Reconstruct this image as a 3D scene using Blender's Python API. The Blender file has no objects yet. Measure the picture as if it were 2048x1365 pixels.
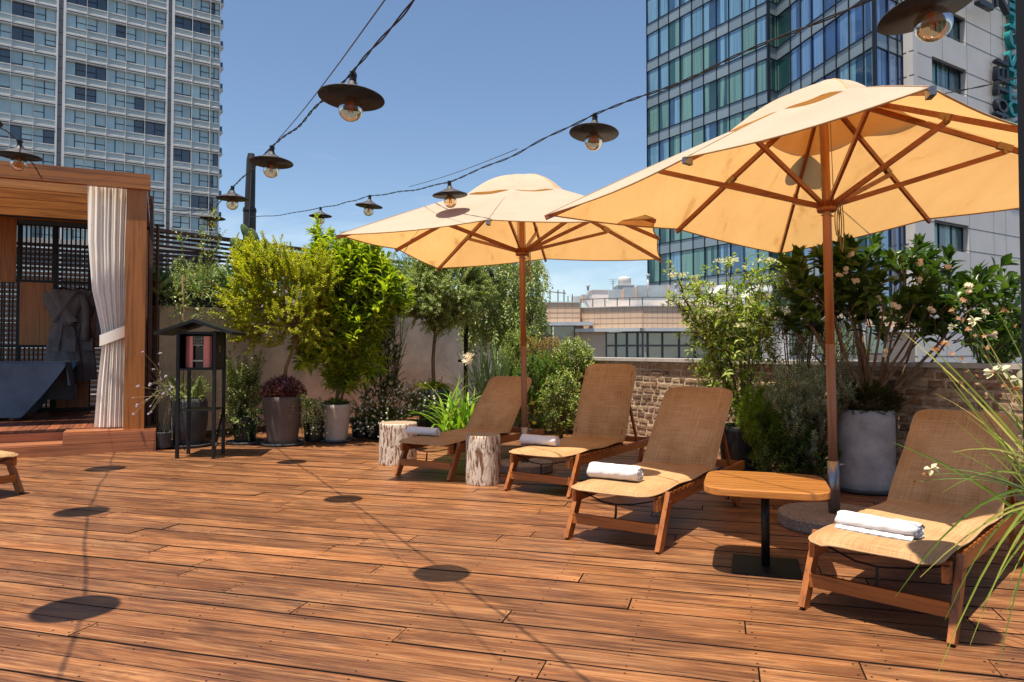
import bpy, math, random
import numpy as np
from math import sin, cos, pi, radians
from mathutils import Vector, Matrix
# ------------------------------------------------------------ camera, sky, sun, exposure
S = bpy.context.scene
COL = S.collection
F, CX, HY, CH, PT = 1455.0, 1024.0, 700.0, 1.25, radians(1.5)      # focal length and horizon in photo pixels, eye height, pitch
cam = bpy.data.objects.new("camera", bpy.data.cameras.new("camera")); COL.objects.link(cam)
cam.location = (0, 0, CH); cam.rotation_euler = (pi/2 + PT, 0, 0)
cam.data.sensor_width = 36; cam.data.lens = 36*F/2048
cam.data.shift_y = -(682.5 + F*math.tan(PT) - HY)/2048
cam.data.clip_end = 4000; cam.data.clip_start = 0.05
S.camera = cam
SUNV = Vector((-0.16, -0.22, 1.0)).normalized()                    # towards the sun
w = bpy.data.worlds.new("World"); S.world = w; w.use_nodes = True
nt = w.node_tree; nt.nodes.clear()
sky = nt.nodes.new('ShaderNodeTexSky'); sky.sky_type = 'NISHITA'; sky.sun_disc = False
sky.sun_elevation = math.asin(SUNV.z); sky.sun_rotation = math.atan2(SUNV.x, SUNV.y)
sky.altitude = 50; sky.air_density = 1.0; sky.dust_density = 0.25; sky.ozone_density = 2.6
bg = nt.nodes.new('ShaderNodeBackground'); bg.inputs[1].default_value = 0.09
wo = nt.nodes.new('ShaderNodeOutputWorld')
tcw = nt.nodes.new('ShaderNodeTexCoord'); mpw = nt.nodes.new('ShaderNodeMapping'); mpw.inputs['Scale'].default_value = (2.2, 2.2, 9.0)
nzw = nt.nodes.new('ShaderNodeTexNoise'); nzw.inputs['Scale'].default_value = 1.7; nzw.inputs['Detail'].default_value = 7; nzw.inputs['Roughness'].default_value = 0.62; nzw.inputs['Distortion'].default_value = 0.5
rpw = nt.nodes.new('ShaderNodeValToRGB'); rpw.color_ramp.elements[0].position = 0.53; rpw.color_ramp.elements[1].position = 0.80
spw = nt.nodes.new('ShaderNodeSeparateXYZ'); mrw = nt.nodes.new('ShaderNodeMapRange'); mrw.inputs[1].default_value = 0.02; mrw.inputs[2].default_value = 0.32; mrw.inputs[3].default_value = 0.55; mrw.inputs[4].default_value = 0.0
mlw = nt.nodes.new('ShaderNodeMath'); mlw.operation = 'MULTIPLY'; mxw = nt.nodes.new('ShaderNodeMix'); mxw.data_type = 'RGBA'; mxw.inputs[7].default_value = (8.5, 8.9, 9.4, 1)
for a_, b_ in ((tcw.outputs['Generated'], mpw.inputs[0]), (mpw.outputs[0], nzw.inputs['Vector']), (nzw.outputs[0], rpw.inputs[0]), (tcw.outputs['Generated'], spw.inputs[0]), (spw.outputs[2], mrw.inputs[0]), (rpw.outputs[0], mlw.inputs[0]), (mrw.outputs[0], mlw.inputs[1]), (mlw.outputs[0], mxw.inputs[0]), (sky.outputs[0], mxw.inputs[6])): nt.links.new(a_, b_)
nt.links.new(mxw.outputs[2], bg.inputs[0]); nt.links.new(bg.outputs[0], wo.inputs[0])
sl = bpy.data.lights.new("sun", 'SUN'); sl.energy = 4.8; sl.angle = radians(0.53); sl.color = (1.0, 0.89, 0.73)
so = bpy.data.objects.new("sun", sl); COL.objects.link(so); so.rotation_euler = SUNV.to_track_quat('Z', 'Y').to_euler()
S.view_settings.view_transform = 'Standard'; S.view_settings.look = 'None'
S.view_settings.exposure = 0.68; S.view_settings.gamma = 1.0
S.cycles.max_bounces = 7; S.cycles.transparent_max_bounces = 12; S.cycles.caustics_reflective = False; S.cycles.caustics_refractive = False

# ------------------------------------------------------------ measuring: photo pixels -> real places
def ray(px, py):
    k = -(py - HY + F*math.tan(PT))/F; c, s = cos(PT), sin(PT)
    return Vector(((px-CX)/F, c - k*s, s + k*c))
def G(px, py, z=0.0):
    r = ray(px, py); t = (z-CH)/r.z
    return Vector((r.x*t, r.y*t, z))
def at(px, py, Y):
    r = ray(px, py); t = Y/r.y
    return Vector((r.x*t, Y, CH + r.z*t))
class Fr:
    """vertical frame: origin o, x axis along (dx,dy), z up"""
    def __init__(s, o, dx, dy):
        l = math.hypot(dx, dy); s.o = Vector((o[0], o[1], o[2] if len(o) > 2 else 0)); s.d = Vector((dx/l, dy/l, 0)); s.n = Vector((-dy/l, dx/l, 0))
        s.ang = math.atan2(dy, dx)
    def __call__(s, p): return s.o + s.d*p[0] + s.n*p[1] + Vector((0, 0, p[2]))
    def hit(s, px, py, off=0.0):
        r = ray(px, py); o = s.o + s.n*off
        den = r.x*s.d.y - r.y*s.d.x
        t = (o.x*s.d.y - o.y*s.d.x)/den
        p = Vector((r.x*t, r.y*t, CH + r.z*t))
        return (p - o).dot(s.d), p.z - s.o.z

# ------------------------------------------------------------ objects
def tag(o, label=None, cat=None, group=None, kind=None):
    if label: o['label'] = label
    if cat: o['category'] = cat
    if group: o['group'] = group
    if kind: o['kind'] = kind
    return o
def thing(name, label, cat, loc=(0, 0, 0), rz=0, group=None):
    o = bpy.data.objects.new(name, None); COL.objects.link(o); o.location = loc; o.rotation_euler = (0, 0, rz)
    o.empty_display_size = 0.1
    return tag(o, label, cat, group)
def dup(o, loc=None, rz=None, label=None, parent=None):
    c = o.copy(); COL.objects.link(c)
    if parent: c.parent = parent
    if loc is not None: c.location = loc
    if rz is not None: c.rotation_euler = (0, 0, rz)
    if label: c['label'] = label
    for ch in list(o.children): dup(ch, parent=c)
    return c
def shape_noise(rng): return [rng.uniform(-1, 1) for _ in range(3)]
class MB:
    def __init__(s, xf=None): s.v = []; s.f = []; s.m = []; s.xf = xf
    def add(s, vs, fs, mi=0):
        b = len(s.v)
        s.v += [tuple(s.xf(v)) if s.xf else tuple(v) for v in vs]
        for f in fs: s.f.append(tuple(b+i for i in f)); s.m.append(mi)
    def box(s, x0, x1, y0, y1, z0, z1, mi=0):
        s.add([(x0,y0,z0),(x1,y0,z0),(x1,y1,z0),(x0,y1,z0),(x0,y0,z1),(x1,y0,z1),(x1,y1,z1),(x0,y1,z1)],
              [(0,3,2,1),(4,5,6,7),(0,1,5,4),(1,2,6,5),(2,3,7,6),(3,0,4,7)], mi)
    def bar(s, a, b, w, h, mi=0, up=(0,0,1), taper=1.0):
        a, b = Vector(a), Vector(b); t = (b-a).normalized(); u = Vector(up)
        x = t.cross(u)
        if x.length < 1e-4: x = t.cross(Vector((1,0,0)))
        x.normalize(); y = x.cross(t)
        vs = []
        for p, k in ((a, 1), (b, taper)):
            for sx, sy in ((-1,-1),(1,-1),(1,1),(-1,1)): vs.append(p + x*sx*w/2*k + y*sy*h/2*k)
        s.add(vs, [(0,1,2,3),(7,6,5,4),(0,4,5,1),(1,5,6,2),(2,6,7,3),(3,7,4,0)], mi)
    def tube(s, pts, r, n=8, mi=0, cap=True, closed=False):
        pts = [Vector(p) for p in pts]; N = len(pts)
        rs = r if isinstance(r, (list, tuple)) else [r]*N
        vs = []; x = None
        for i, p in enumerate(pts):
            t = (pts[min(i+1, N-1)] - pts[max(i-1, 0)])
            if closed: t = pts[(i+1) % N] - pts[i-1]
            t.normalize()
            if x is None:
                x = t.cross(Vector((0, 0, 1)));
                if x.length < 1e-3: x = t.cross(Vector((1, 0, 0)))
            x = (x - t*x.dot(t)); x.normalize(); y = t.cross(x)
            for k in range(n):
                a = 2*pi*k/n; vs.append(p + (x*cos(a) + y*sin(a))*rs[i])
        fs = []
        for i in range(N if closed else N-1):
            j = (i+1) % N
            for k in range(n): fs.append((i*n+k, i*n+(k+1) % n, j*n+(k+1) % n, j*n+k))
        if cap and not closed: fs.append(tuple(range(n))[::-1]); fs.append(tuple((N-1)*n+k for k in range(n)))
        s.add(vs, fs, mi)
    def lathe(s, prof, c=(0,0,0), n=32, mi=0, jit=None):
        vs = []; M = len(prof)
        for i, (r, z) in enumerate(prof):
            for k in range(n):
                a = 2*pi*k/n; rr = r*(jit(a, z) if jit else 1)
                vs.append((c[0]+rr*cos(a), c[1]+rr*sin(a), c[2]+z))
        fs = [(i*n+k, i*n+(k+1) % n, (i+1)*n+(k+1) % n, (i+1)*n+k) for i in range(M-1) for k in range(n)]
        if prof[0][0] > 1e-4: fs.append(tuple(range(n))[::-1])
        if prof[-1][0] > 1e-4: fs.append(tuple((M-1)*n+k for k in range(n)))
        s.add(vs, fs, mi)
    def grid(s, P, mi=0, closed_u=False):
        nu, nv = len(P), len(P[0]); vs = [p for row in P for p in row]; fs = []
        for i in range(nu if closed_u else nu-1):
            for j in range(nv-1):
                a = i*nv+j; b = ((i+1) % nu)*nv+j; fs.append((a, b, b+1, a+1))
        s.add(vs, fs, mi)
    def ellipsoid(s, c, r, n=12, m=8, mi=0, rot=None):
        vs = []; c = Vector(c)
        for i in range(m+1):
            th = pi*i/m
            for k in range(n):
                a = 2*pi*k/n; v = Vector((r[0]*sin(th)*cos(a), r[1]*sin(th)*sin(a), r[2]*cos(th)))
                if rot is not None: v = rot @ v
                vs.append(c+v)
        s.add(vs, [(i*n+k, (i+1)*n+k, (i+1)*n+(k+1) % n, i*n+(k+1) % n) for i in range(m) for k in range(n)], mi)
    def ribbon(s, p, d, L, w, droop, n=6, mi=0, fold=0.25, base=0.5):
        """tapering strap leaf"""
        p = Vector(p); d = Vector(d).normalized(); vs = []
        side = d.cross(Vector((0, 0, 1)));
        if side.length < 1e-3: side = Vector((1, 0, 0))
        side.normalize(); q = p.copy(); st = L/n
        for i in range(n+1):
            t = i/n; ww = w*(base + (1-base)*min(1, t*3))*(1-t**2.2)*0.5 + 0.0004
            nn = side.cross(d); nn.normalize()
            vs += [q - side*ww + nn*ww*fold*2, q.copy(), q + side*ww + nn*ww*fold*2]
            d = (d + Vector((0, 0, -1))*droop*st*(0.4+1.4*t)).normalized(); q = q + d*st
        fs = []
        for i in range(n):
            a = i*3; fs += [(a, a+1, a+4, a+3), (a+1, a+2, a+5, a+4)]
        s.add(vs, fs, mi)
    def build(s, name, mats, parent=None, smooth=False, loc=None, local=False):
        me = bpy.data.meshes.new(name)
        off = Vector((0, 0, 0))
        if parent is not None and not local:
            q = parent
            while q: off += q.location; q = q.parent
        if loc is not None: off = Vector(loc)
        a = np.array(s.v, dtype=float).reshape(-1, 3) - np.array(off)
        me.from_pydata(a.tolist(), [], s.f)
        if not isinstance(mats, (list, tuple)): mats = [mats]
        for m in mats: me.materials.append(m)
        if len(mats) > 1: me.polygons.foreach_set('material_index', s.m)
        if smooth: me.polygons.foreach_set('use_smooth', [True]*len(me.polygons))
        me.update()
        o = bpy.data.objects.new(name, me); COL.objects.link(o)
        if parent is not None: o.parent = parent
        elif loc is not None: o.location = loc
        return o
class LV:
    """many leaves, one mesh"""
    def __init__(s): s.P = []; s.D = []; s.N = []; s.L = []; s.W = []; s.Q = []
    def leaf(s, p, d, n, L, W, droop=0.1): s.P.append(tuple(p)); s.D.append(tuple(d)); s.N.append(tuple(n)); s.L.append(L); s.W.append(W); s.Q.append(droop)
    def build(s, name, mat, parent, small=False, fold=0.25):
        P = np.array(s.P); D = np.array(s.D); N = np.array(s.N); L = np.array(s.L)[:, None]; W = np.array(s.W)[:, None]; Q = np.array(s.Q)[:, None]
        D /= np.linalg.norm(D, axis=1, keepdims=True)+1e-9
        Sd = np.cross(D, N); Sd /= np.linalg.norm(Sd, axis=1, keepdims=True)+1e-9
        N = np.cross(Sd, D)
        off = np.zeros(3); q = parent
        while q: off += np.array(q.location); q = q.parent
        P = P - off; c = len(P)
        mid = P + D*L*0.42
        if small:
            V = np.stack([P, mid+Sd*W/2+N*W*fold, P+D*L-N*L*Q, mid-Sd*W/2+N*W*fold], 1).reshape(-1, 3); k = 4
            T = np.array([[0, 1, 2], [0, 2, 3]])
        else:
            mid2 = P + D*L*0.72 - N*L*Q*0.45
            V = np.stack([P, mid+Sd*W/2+N*W*fold, mid, mid-Sd*W/2+N*W*fold, mid2+Sd*W*.36+N*W*fold*.6, mid2, mid2-Sd*W*.36+N*W*fold*.6, P+D*L-N*L*Q], 1).reshape(-1, 3); k = 8
            T = np.array([[0, 1, 2], [0, 2, 3], [1, 4, 2], [2, 4, 5], [2, 5, 3], [3, 5, 6], [4, 7, 5], [5, 7, 6]])
        Fc = (T[None] + (np.arange(c)*k)[:, None, None]).reshape(-1)
        me = bpy.data.meshes.new(name); nf = len(Fc)//3
        me.vertices.add(len(V)); me.vertices.foreach_set('co', V.ravel())
        me.loops.add(nf*3); me.loops.foreach_set('vertex_index', Fc.astype(np.int32))
        me.polygons.add(nf); me.polygons.foreach_set('loop_start', np.arange(nf, dtype=np.int32)*3)
        me.update(calc_edges=True); me.materials.append(mat)
        o = bpy.data.objects.new(name, me); COL.objects.link(o); o.parent = parent
        return o

# ------------------------------------------------------------ materials
def N(t, k, **kw):
    n = t.nodes.new(k)
    for a, b in kw.items():
        if a.startswith('i_'):
            key = a[2:]; key = int(key) if key.isdigit() else key
            n.inputs[key].default_value = b
        else: setattr(n, a, b)
    return n
def newmat(name):
    m = bpy.data.materials.new(name); m.use_nodes = True; t = m.node_tree; b = t.nodes['Principled BSDF']
    return m, t, b
def rgb(c): return (c[0], c[1], c[2], 1)
def coords(t, kind='Object', scale=(1, 1, 1), rot=(0, 0, 0)):
    tc = N(t, 'ShaderNodeTexCoord'); mp = N(t, 'ShaderNodeMapping'); mp.inputs['Scale'].default_value = scale; mp.inputs['Rotation'].default_value = rot
    t.links.new(tc.outputs[kind], mp.inputs['Vector']); return mp.outputs[0]
def ramp(t, fac, stops):
    r = N(t, 'ShaderNodeValToRGB'); e = r.color_ramp.elements
    while len(e) < len(stops): e.new(0.5)
    for i, (p, c) in enumerate(stops): e[i].position = p; e[i].color = rgb(c)
    t.links.new(fac, r.inputs[0]); return r.outputs[0]
def mixc(t, fac, a, b, mode='MIX'):
    m = N(t, 'ShaderNodeMix', data_type='RGBA', blend_type=mode)
    for s, v in ((0, fac), (6, a), (7, b)):
        if hasattr(v, 'is_linked'): t.links.new(v, m.inputs[s])
        else: m.inputs[s].default_value = v if s == 0 else rgb(v)
    return m.outputs[2]
def noise(t, vec, scale, detail=4, rough=0.6, dist=0.0):
    n = N(t, 'ShaderNodeTexNoise'); n.inputs['Scale'].default_value = scale; n.inputs['Detail'].default_value = detail
    n.inputs['Roughness'].default_value = rough; n.inputs['Distortion'].default_value = dist
    if vec is not None: t.links.new(vec, n.inputs['Vector'])
    return n.outputs[0]
def bump(t, b, h, strength=0.3, dist=0.01):
    n = N(t, 'ShaderNodeBump'); n.inputs['Strength'].default_value = strength; n.inputs['Distance'].default_value = dist
    t.links.new(h, n.inputs['Height']); t.links.new(n.outputs[0], b.inputs['Normal']); return n
def plain(name, c, rough=0.6, metal=0.0, var=0.12, scale=6.0, bmp=0.15, spec=0.4, stretch=(1, 1, 1), bd=0.004):
    m, t, b = newmat(name); v = coords(t, 'Object', stretch)
    nz = noise(t, v, scale, 6, 0.65)
    lo = [x*(1-var*2) for x in c]; hi = [min(1, x*(1+var*1.6)) for x in c]
    t.links.new(ramp(t, nz, [(0.3, lo), (0.7, hi)]), b.inputs['Base Color'])
    b.inputs['Roughness'].default_value = rough; b.inputs['Metallic'].default_value = metal
    b.inputs['Specular IOR Level'].default_value = spec
    if bmp: bump(t, b, noise(t, v, scale*8, 5), bmp, bd)
    return m
def wood(name, c, dark, rough=0.5, axis='X', scale=1.0, coat=0.0, island=True, streak=0.5):
    """grain running along axis of object space"""
    m, t, b = newmat(name)
    sc = {'X': (0.6, 14, 14), 'Y': (14, 0.6, 14), 'Z': (14, 14, 0.6)}[axis]
    v = coords(t, 'Object', tuple(x*scale for x in sc))
    geo = N(t, 'ShaderNodeNewGeometry')
    off = N(t, 'ShaderNodeVectorMath', operation='SCALE'); off.inputs[0].default_value = (37, 91, 53)
    t.links.new(geo.outputs['Random Per Island'], off.inputs['Scale'])
    ad = N(t, 'ShaderNodeVectorMath', operation='ADD'); t.links.new(v, ad.inputs[0]); t.links.new(off.outputs[0], ad.inputs[1])
    n1 = noise(t, ad.outputs[0], 2.0, 8, 0.7, 0.6)
    col = ramp(t, n1, [(0.34, dark), (0.50, c), (0.72, [min(1, x*1.35) for x in c])])
    r2 = ramp(t, geo.outputs['Random Per Island'], [(0, (0.72, 0.72, 0.72)), (1, (1.15, 1.12, 1.08))])
    col = mixc(t, 1.0 if island else 0.0, col, r2, 'MULTIPLY')
    t.links.new(col, b.inputs['Base Color']); b.inputs['Roughness'].default_value = rough
    b.inputs['Coat Weight'].default_value = coat; b.inputs['Coat Roughness'].default_value = 0.25
    bump(t, b, noise(t, ad.outputs[0], 5.0, 6, 0.7), 0.25, 0.003)
    return m
def foliage(name, a, b_, c=None, trans=0.35, rough=0.45):
    m, t, b = newmat(name); geo = N(t, 'ShaderNodeNewGeometry')
    stops = [(0.0, a), (0.55, b_)] + ([(1.0, c)] if c else [])
    col = ramp(t, geo.outputs['Random Per Island'], stops)
    v = coords(t, 'Object'); nz = noise(t, v, 5.0, 3)
    col = mixc(t, 1.0, col, ramp(t, nz, [(0.3, (0.72, 0.74, 0.7)), (0.7, (1.2, 1.15, 1.0))]), 'MULTIPLY')
    t.links.new(col, b.inputs['Base Color']); b.inputs['Roughness'].default_value = rough; b.inputs['Specular IOR Level'].default_value = 0.4
    tr = N(t, 'ShaderNodeBsdfTranslucent'); tc = mixc(t, 1.0, col, (1.0, 0.97, 0.9) if name.startswith('petal') else (1.3, 1.4, 0.5), 'MULTIPLY'); t.links.new(tc, tr.inputs[0])
    mx = N(t, 'ShaderNodeMixShader'); mx.inputs[0].default_value = trans
    t.links.new(b.outputs[0], mx.inputs[1]); t.links.new(tr.outputs[0], mx.inputs[2])
    t.links.new(mx.outputs[0], t.nodes['Material Output'].inputs[0]); return m
def glassy(name, c, rough=0.04, var=0.25, scale=0.35, spec=1.0, metal=0.0, curtain=None, cscale=8.0):
    """window glass seen from outside: dim room or pleated curtain behind a mirror-like face"""
    m, t, b = newmat(name); geo = N(t, 'ShaderNodeNewGeometry')
    v = coords(t, 'Object', (1, 1, 1))
    off = N(t, 'ShaderNodeVectorMath', operation='SCALE'); off.inputs[0].default_value = (17, 31, 53); t.links.new(geo.outputs['Random Per Island'], off.inputs['Scale'])
    ad = N(t, 'ShaderNodeVectorMath', operation='ADD'); t.links.new(v, ad.inputs[0]); t.links.new(off.outputs[0], ad.inputs[1])
    n1 = noise(t, ad.outputs[0], scale, 3)
    col = ramp(t, n1, [(0.35, [x*(1-var) for x in c]), (0.65, [x*(1+var) for x in c])])
    if curtain:
        mp = N(t, 'ShaderNodeMapping'); mp.inputs['Scale'].default_value = (cscale, cscale, 0.12); t.links.new(ad.outputs[0], mp.inputs[0])
        n2 = noise(t, mp.outputs[0], 1.0, 4, 0.75, 0.3)
        mk = N(t, 'ShaderNodeMapping'); mk.inputs['Scale'].default_value = (1.3, 1.3, 0.03); t.links.new(ad.outputs[0], mk.inputs[0])
        cc = ramp(t, n2, [(0.3, [x*0.45 for x in curtain]), (0.5, curtain), (0.7, [x*1.3 for x in curtain])])
        col = mixc(t, ramp(t, noise(t, mk.outputs[0], 1.0, 1), [(0.47, (0, 0, 0)), (0.50, (1, 1, 1))]), col, cc)
    r2 = ramp(t, geo.outputs['Random Per Island'], [(0, (0.8, 0.83, 0.86)), (1, (1.12, 1.1, 1.08))])
    col = mixc(t, 1.0, col, r2, 'MULTIPLY')
    t.links.new(col, b.inputs['Base Color']); b.inputs['Roughness'].default_value = 0.5
    b.inputs['Specular IOR Level'].default_value = 0.2; b.inputs['Coat Weight'].default_value = 1.0
    b.inputs['Coat Roughness'].default_value = rough; b.inputs['Coat IOR'].default_value = 1.5 + spec*0.7
    b.inputs['Metallic'].default_value = metal
    nb = N(t, 'ShaderNodeBump'); nb.inputs['Strength'].default_value = 0.03; nb.inputs['Distance'].default_value = 0.3
    t.links.new(noise(t, v, 0.5, 2), nb.inputs['Height']); t.links.new(nb.outputs[0], b.inputs['Coat Normal'])
    return m

M = {}
M['teak'] = wood('teak', (0.33, 0.105, 0.018), (0.15, 0.04, 0.008), 0.42, 'X', 1.0, 0.15)
M['teakz'] = wood('teak_upright', (0.33, 0.105, 0.018), (0.15, 0.04, 0.008), 0.45, 'Z', 1.0, 0.1)
M['larch'] = wood('larch', (0.32, 0.115, 0.02), (0.12, 0.036, 0.008), 0.5, 'X', 0.8, 0.1)
M['larchz'] = wood('larch_upright', (0.34, 0.12, 0.02), (0.14, 0.042, 0.009), 0.5, 'Z', 0.8, 0.1)
M['panel'] = wood('wall_panel', (0.42, 0.165, 0.04), (0.22, 0.08, 0.018), 0.5, 'Z', 0.8, 0.1)
M['tabletop'] = wood('table_top', (0.52, 0.21, 0.045), (0.30, 0.09, 0.014), 0.3, 'X', 1.3, 0.4)
M['slat'] = wood('dark_slat', (0.105, 0.042, 0.02), (0.04, 0.016, 0.009), 0.6, 'X', 1.0)
M['bamboo'] = wood('pole_wood', (0.42, 0.155, 0.045), (0.25, 0.08, 0.02), 0.4, 'Z', 0.6, 0.2, island=False)
M['polegrey'] = wood('pole_weathered', (0.30, 0.14, 0.07), (0.17, 0.07, 0.035), 0.6, 'Z', 1.0, 0.0, island=False)
M['black'] = plain('black_metal', (0.012, 0.012, 0.013), 0.45, 0.3, 0.2, 10, 0.1)
M['shade'] = plain('lamp_shade', (0.03, 0.024, 0.02), 0.55, 0.2, 0.3, 20, 0.1)
M['rubber'] = plain('cable', (0.02, 0.018, 0.016), 0.6)
M['wire'] = plain('steel_wire', (0.12, 0.11, 0.10), 0.4, 0.6)
M['steel'] = plain('brushed_steel', (0.30, 0.28, 0.27), 0.3, 0.9, 0.1, 3, 0.1, stretch=(8, 8, 0.5))
M['white'] = plain('white_paint', (0.72, 0.71, 0.69), 0.5, 0, 0.05, 2)
M['alu'] = plain('pale_metal', (0.55, 0.56, 0.57), 0.4, 0.3, 0.06, 2)
M['stone'] = None
def mk_terrazzo():
    m, t, b = newmat('terrazzo'); v = coords(t)
    vo = N(t, 'ShaderNodeTexVoronoi'); vo.inputs['Scale'].default_value = 160; t.links.new(v, vo.inputs['Vector'])
    c = ramp(t, vo.outputs['Color'], [(0.1, (0.10, 0.07, 0.055)), (0.5, (0.28, 0.21, 0.165)), (0.9, (0.48, 0.41, 0.34))])
    t.links.new(mixc(t, 0.35, c, ramp(t, noise(t, v, 4), [(0.3, (0.1, 0.07, 0.055)), (0.7, (0.26, 0.2, 0.16))])), b.inputs['Base Color'])
    b.inputs['Roughness'].default_value = 0.75; bump(t, b, vo.outputs['Distance'], 0.3, 0.004); return m
M['stone'] = mk_terrazzo()
def mk_canopy():
    m, t, b = newmat('canopy_cloth'); v = coords(t)
    n1 = noise(t, v, 1.6, 6, 0.65, 0.5)
    c = ramp(t, n1, [(0.3, (0.78, 0.70, 0.54)), (0.55, (0.86, 0.78, 0.62)), (0.8, (0.90, 0.82, 0.67))])
    t.links.new(c, b.inputs['Base Color']); b.inputs['Roughness'].default_value = 0.85; b.inputs['Specular IOR Level'].default_value = 0.15
    mp = coords(t, 'Object', (3, 0.6, 1)); n2 = noise(t, mp, 1.3, 5, 0.7, 1.2)
    tr = N(t, 'ShaderNodeBsdfTranslucent'); t.links.new(ramp(t, n2, [(0.30, (0.50, 0.25, 0.075)), (0.42, (0.74, 0.41, 0.14)), (0.8, (0.82, 0.48, 0.18))]), tr.inputs[0])
    mx = N(t, 'ShaderNodeMixShader'); mx.inputs[0].default_value = 0.56
    bump(t, b, noise(t, coords(t, 'Object', (1, 1, 3)), 4, 5, 0.6, 1.0), 0.6, 0.03)
    t.links.new(b.outputs[0], mx.inputs[1]); t.links.new(tr.outputs[0], mx.inputs[2]); t.links.new(mx.outputs[0], t.nodes['Material Output'].inputs[0]); return m
M['canopy'] = mk_canopy()
def mk_cushion():
    m, t, b = newmat('woven_cushion'); v = coords(t)
    g1 = noise(t, coords(t, 'Object', (3, 210, 130)), 1.5, 2, 0.6); g2 = noise(t, coords(t, 'Object', (210, 3, 3)), 1.5, 2, 0.6)
    ad = N(t, 'ShaderNodeMath', operation='ADD'); t.links.new(g1, ad.inputs[0]); t.links.new(g2, ad.inputs[1])
    hf = N(t, 'ShaderNodeMath', operation='MULTIPLY'); hf.inputs[1].default_value = 0.5; t.links.new(ad.outputs[0], hf.inputs[0])
    c = ramp(t, hf.outputs[0], [(0.36, (0.30, 0.16, 0.07)), (0.47, (0.45, 0.27, 0.125)), (0.62, (0.55, 0.35, 0.18))])
    st = ramp(t, noise(t, v, 2.2, 5), [(0.35, (0.74, 0.66, 0.56)), (0.6, (1.0, 1.0, 1.0))])
    c = mixc(t, 1.0, c, st, 'MULTIPLY')
    t.links.new(c, b.inputs['Base Color']); b.inputs['Roughness'].default_value = 0.8; b.inputs['Specular IOR Level'].default_value = 0.25
    bump(t, b, hf.outputs[0], 0.2, 0.0015); return m
M['cushion'] = mk_cushion()
M['piping'] = plain('piping_cloth', (0.42, 0.28, 0.15), 0.8, 0, 0.1, 20)
M['towel'] = plain('towel_cloth', (0.80, 0.80, 0.82), 0.95, 0, 0.03, 40, 0.9, 0.1, bd=0.006)
M['curtain'] = plain('curtain_cloth', (0.90, 0.86, 0.78), 0.9, 0, 0.02, 4, 0.05, 0.1)
M['sheet'] = plain('blue_sheet', (0.13, 0.175, 0.225), 0.85, 0, 0.12, 3, 0.1, 0.2)
M['robe'] = plain('robe_cloth', (0.20, 0.185, 0.185), 0.9, 0, 0.12, 8, 0.2, 0.15)
def mk_deck():
    m, t, b = newmat('deck_board')
    geo = N(t, 'ShaderNodeNewGeometry')
    off = N(t, 'ShaderNodeVectorMath', operation='SCALE'); off.inputs[0].default_value = (37, 91, 53); t.links.new(geo.outputs['Random Per Island'], off.inputs['Scale'])
    def mapped(sc):
        v = coords(t, 'Object', sc); ad = N(t, 'ShaderNodeVectorMath', operation='ADD'); t.links.new(v, ad.inputs[0]); t.links.new(off.outputs[0], ad.inputs[1]); return ad.outputs[0]
    grain = noise(t, mapped((1.2, 45, 1)), 1.6, 8, 0.75, 0.8)
    patch = noise(t, mapped((1.1, 6.0, 1)), 1.3, 8, 0.66, 0.9)
    c = ramp(t, grain, [(0.26, (0.070, 0.024, 0.011)), (0.46, (0.27, 0.103, 0.036)), (0.70, (0.54, 0.285, 0.125))])
    pm = ramp(t, patch, [(0.40, (1, 1, 1)), (0.48, (0.7, 0.7, 0.7)), (0.57, (0, 0, 0))])
    mask = mixc(t, 1.0, pm, ramp(t, grain, [(0.3, (1, 1, 1)), (0.62, (0.35, 0.35, 0.35))]), 'MULTIPLY')
    c = mixc(t, mask, c, (0.052, 0.020, 0.014))
    wn = noise(t, coords(t, 'Object', (0.5, 0.5, 1)), 1.0, 4)
    c = mixc(t, 1.0, c, ramp(t, wn, [(0.3, (0.82, 0.8, 0.8)), (0.7, (1.15, 1.15, 1.15))]), 'MULTIPLY')
    c = mixc(t, 1.0, c, ramp(t, geo.outputs['Random Per Island'], [(0, (0.70, 0.68, 0.70)), (0.4, (0.98, 0.98, 0.98)), (0.7, (0.92, 0.98, 1.08)), (1, (1.18, 1.15, 1.1))]), 'MULTIPLY')
    t.links.new(c, b.inputs['Base Color'])
    t.links.new(ramp(t, grain, [(0.3, (0.30,)*3), (0.7, (0.50,)*3)]), b.inputs['Roughness']); b.inputs['Specular IOR Level'].default_value = 0.45
    bump(t, b, grain, 0.4, 0.004); return m
M['deck'] = mk_deck()
M['edge'] = plain('board_edge', (0.022, 0.011, 0.007), 0.9, 0, 0.2, 9, 0)
M['screw'] = plain('screw_head', (0.03, 0.018, 0.012), 0.4, 0.6)
M['concrete'] = plain('render_wall', (0.62, 0.48, 0.33), 0.9, 0, 0.16, 1.6, 0.35, 0.2, bd=0.01)
M['soil'] = plain('soil', (0.035, 0.022, 0.015), 0.95, 0, 0.3, 30, 0.8)
M['slab'] = plain('roof_slab', (0.012, 0.011, 0.010), 0.9, 0, 0.15, 1.0, 0.2)
M['street'] = plain('city_ground', (0.10, 0.095, 0.09), 0.9, 0, 0.2, 0.05, 0.0)
def mk_bark():
    m, t, b = newmat('peeled_log'); v = coords(t, 'Object', (22, 22, 5))
    n1 = noise(t, v, 1.6, 6, 0.65, 0.8)
    c = ramp(t, n1, [(0.40, (0.16, 0.075, 0.04)), (0.46, (0.34, 0.21, 0.13)), (0.50, (0.66, 0.58, 0.48)), (0.8, (0.78, 0.72, 0.63))])
    t.links.new(c, b.inputs['Base Color']); b.inputs['Roughness'].default_value = 0.85; bump(t, b, n1, 0.7, 0.02); return m
M['bark'] = mk_bark()
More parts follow.
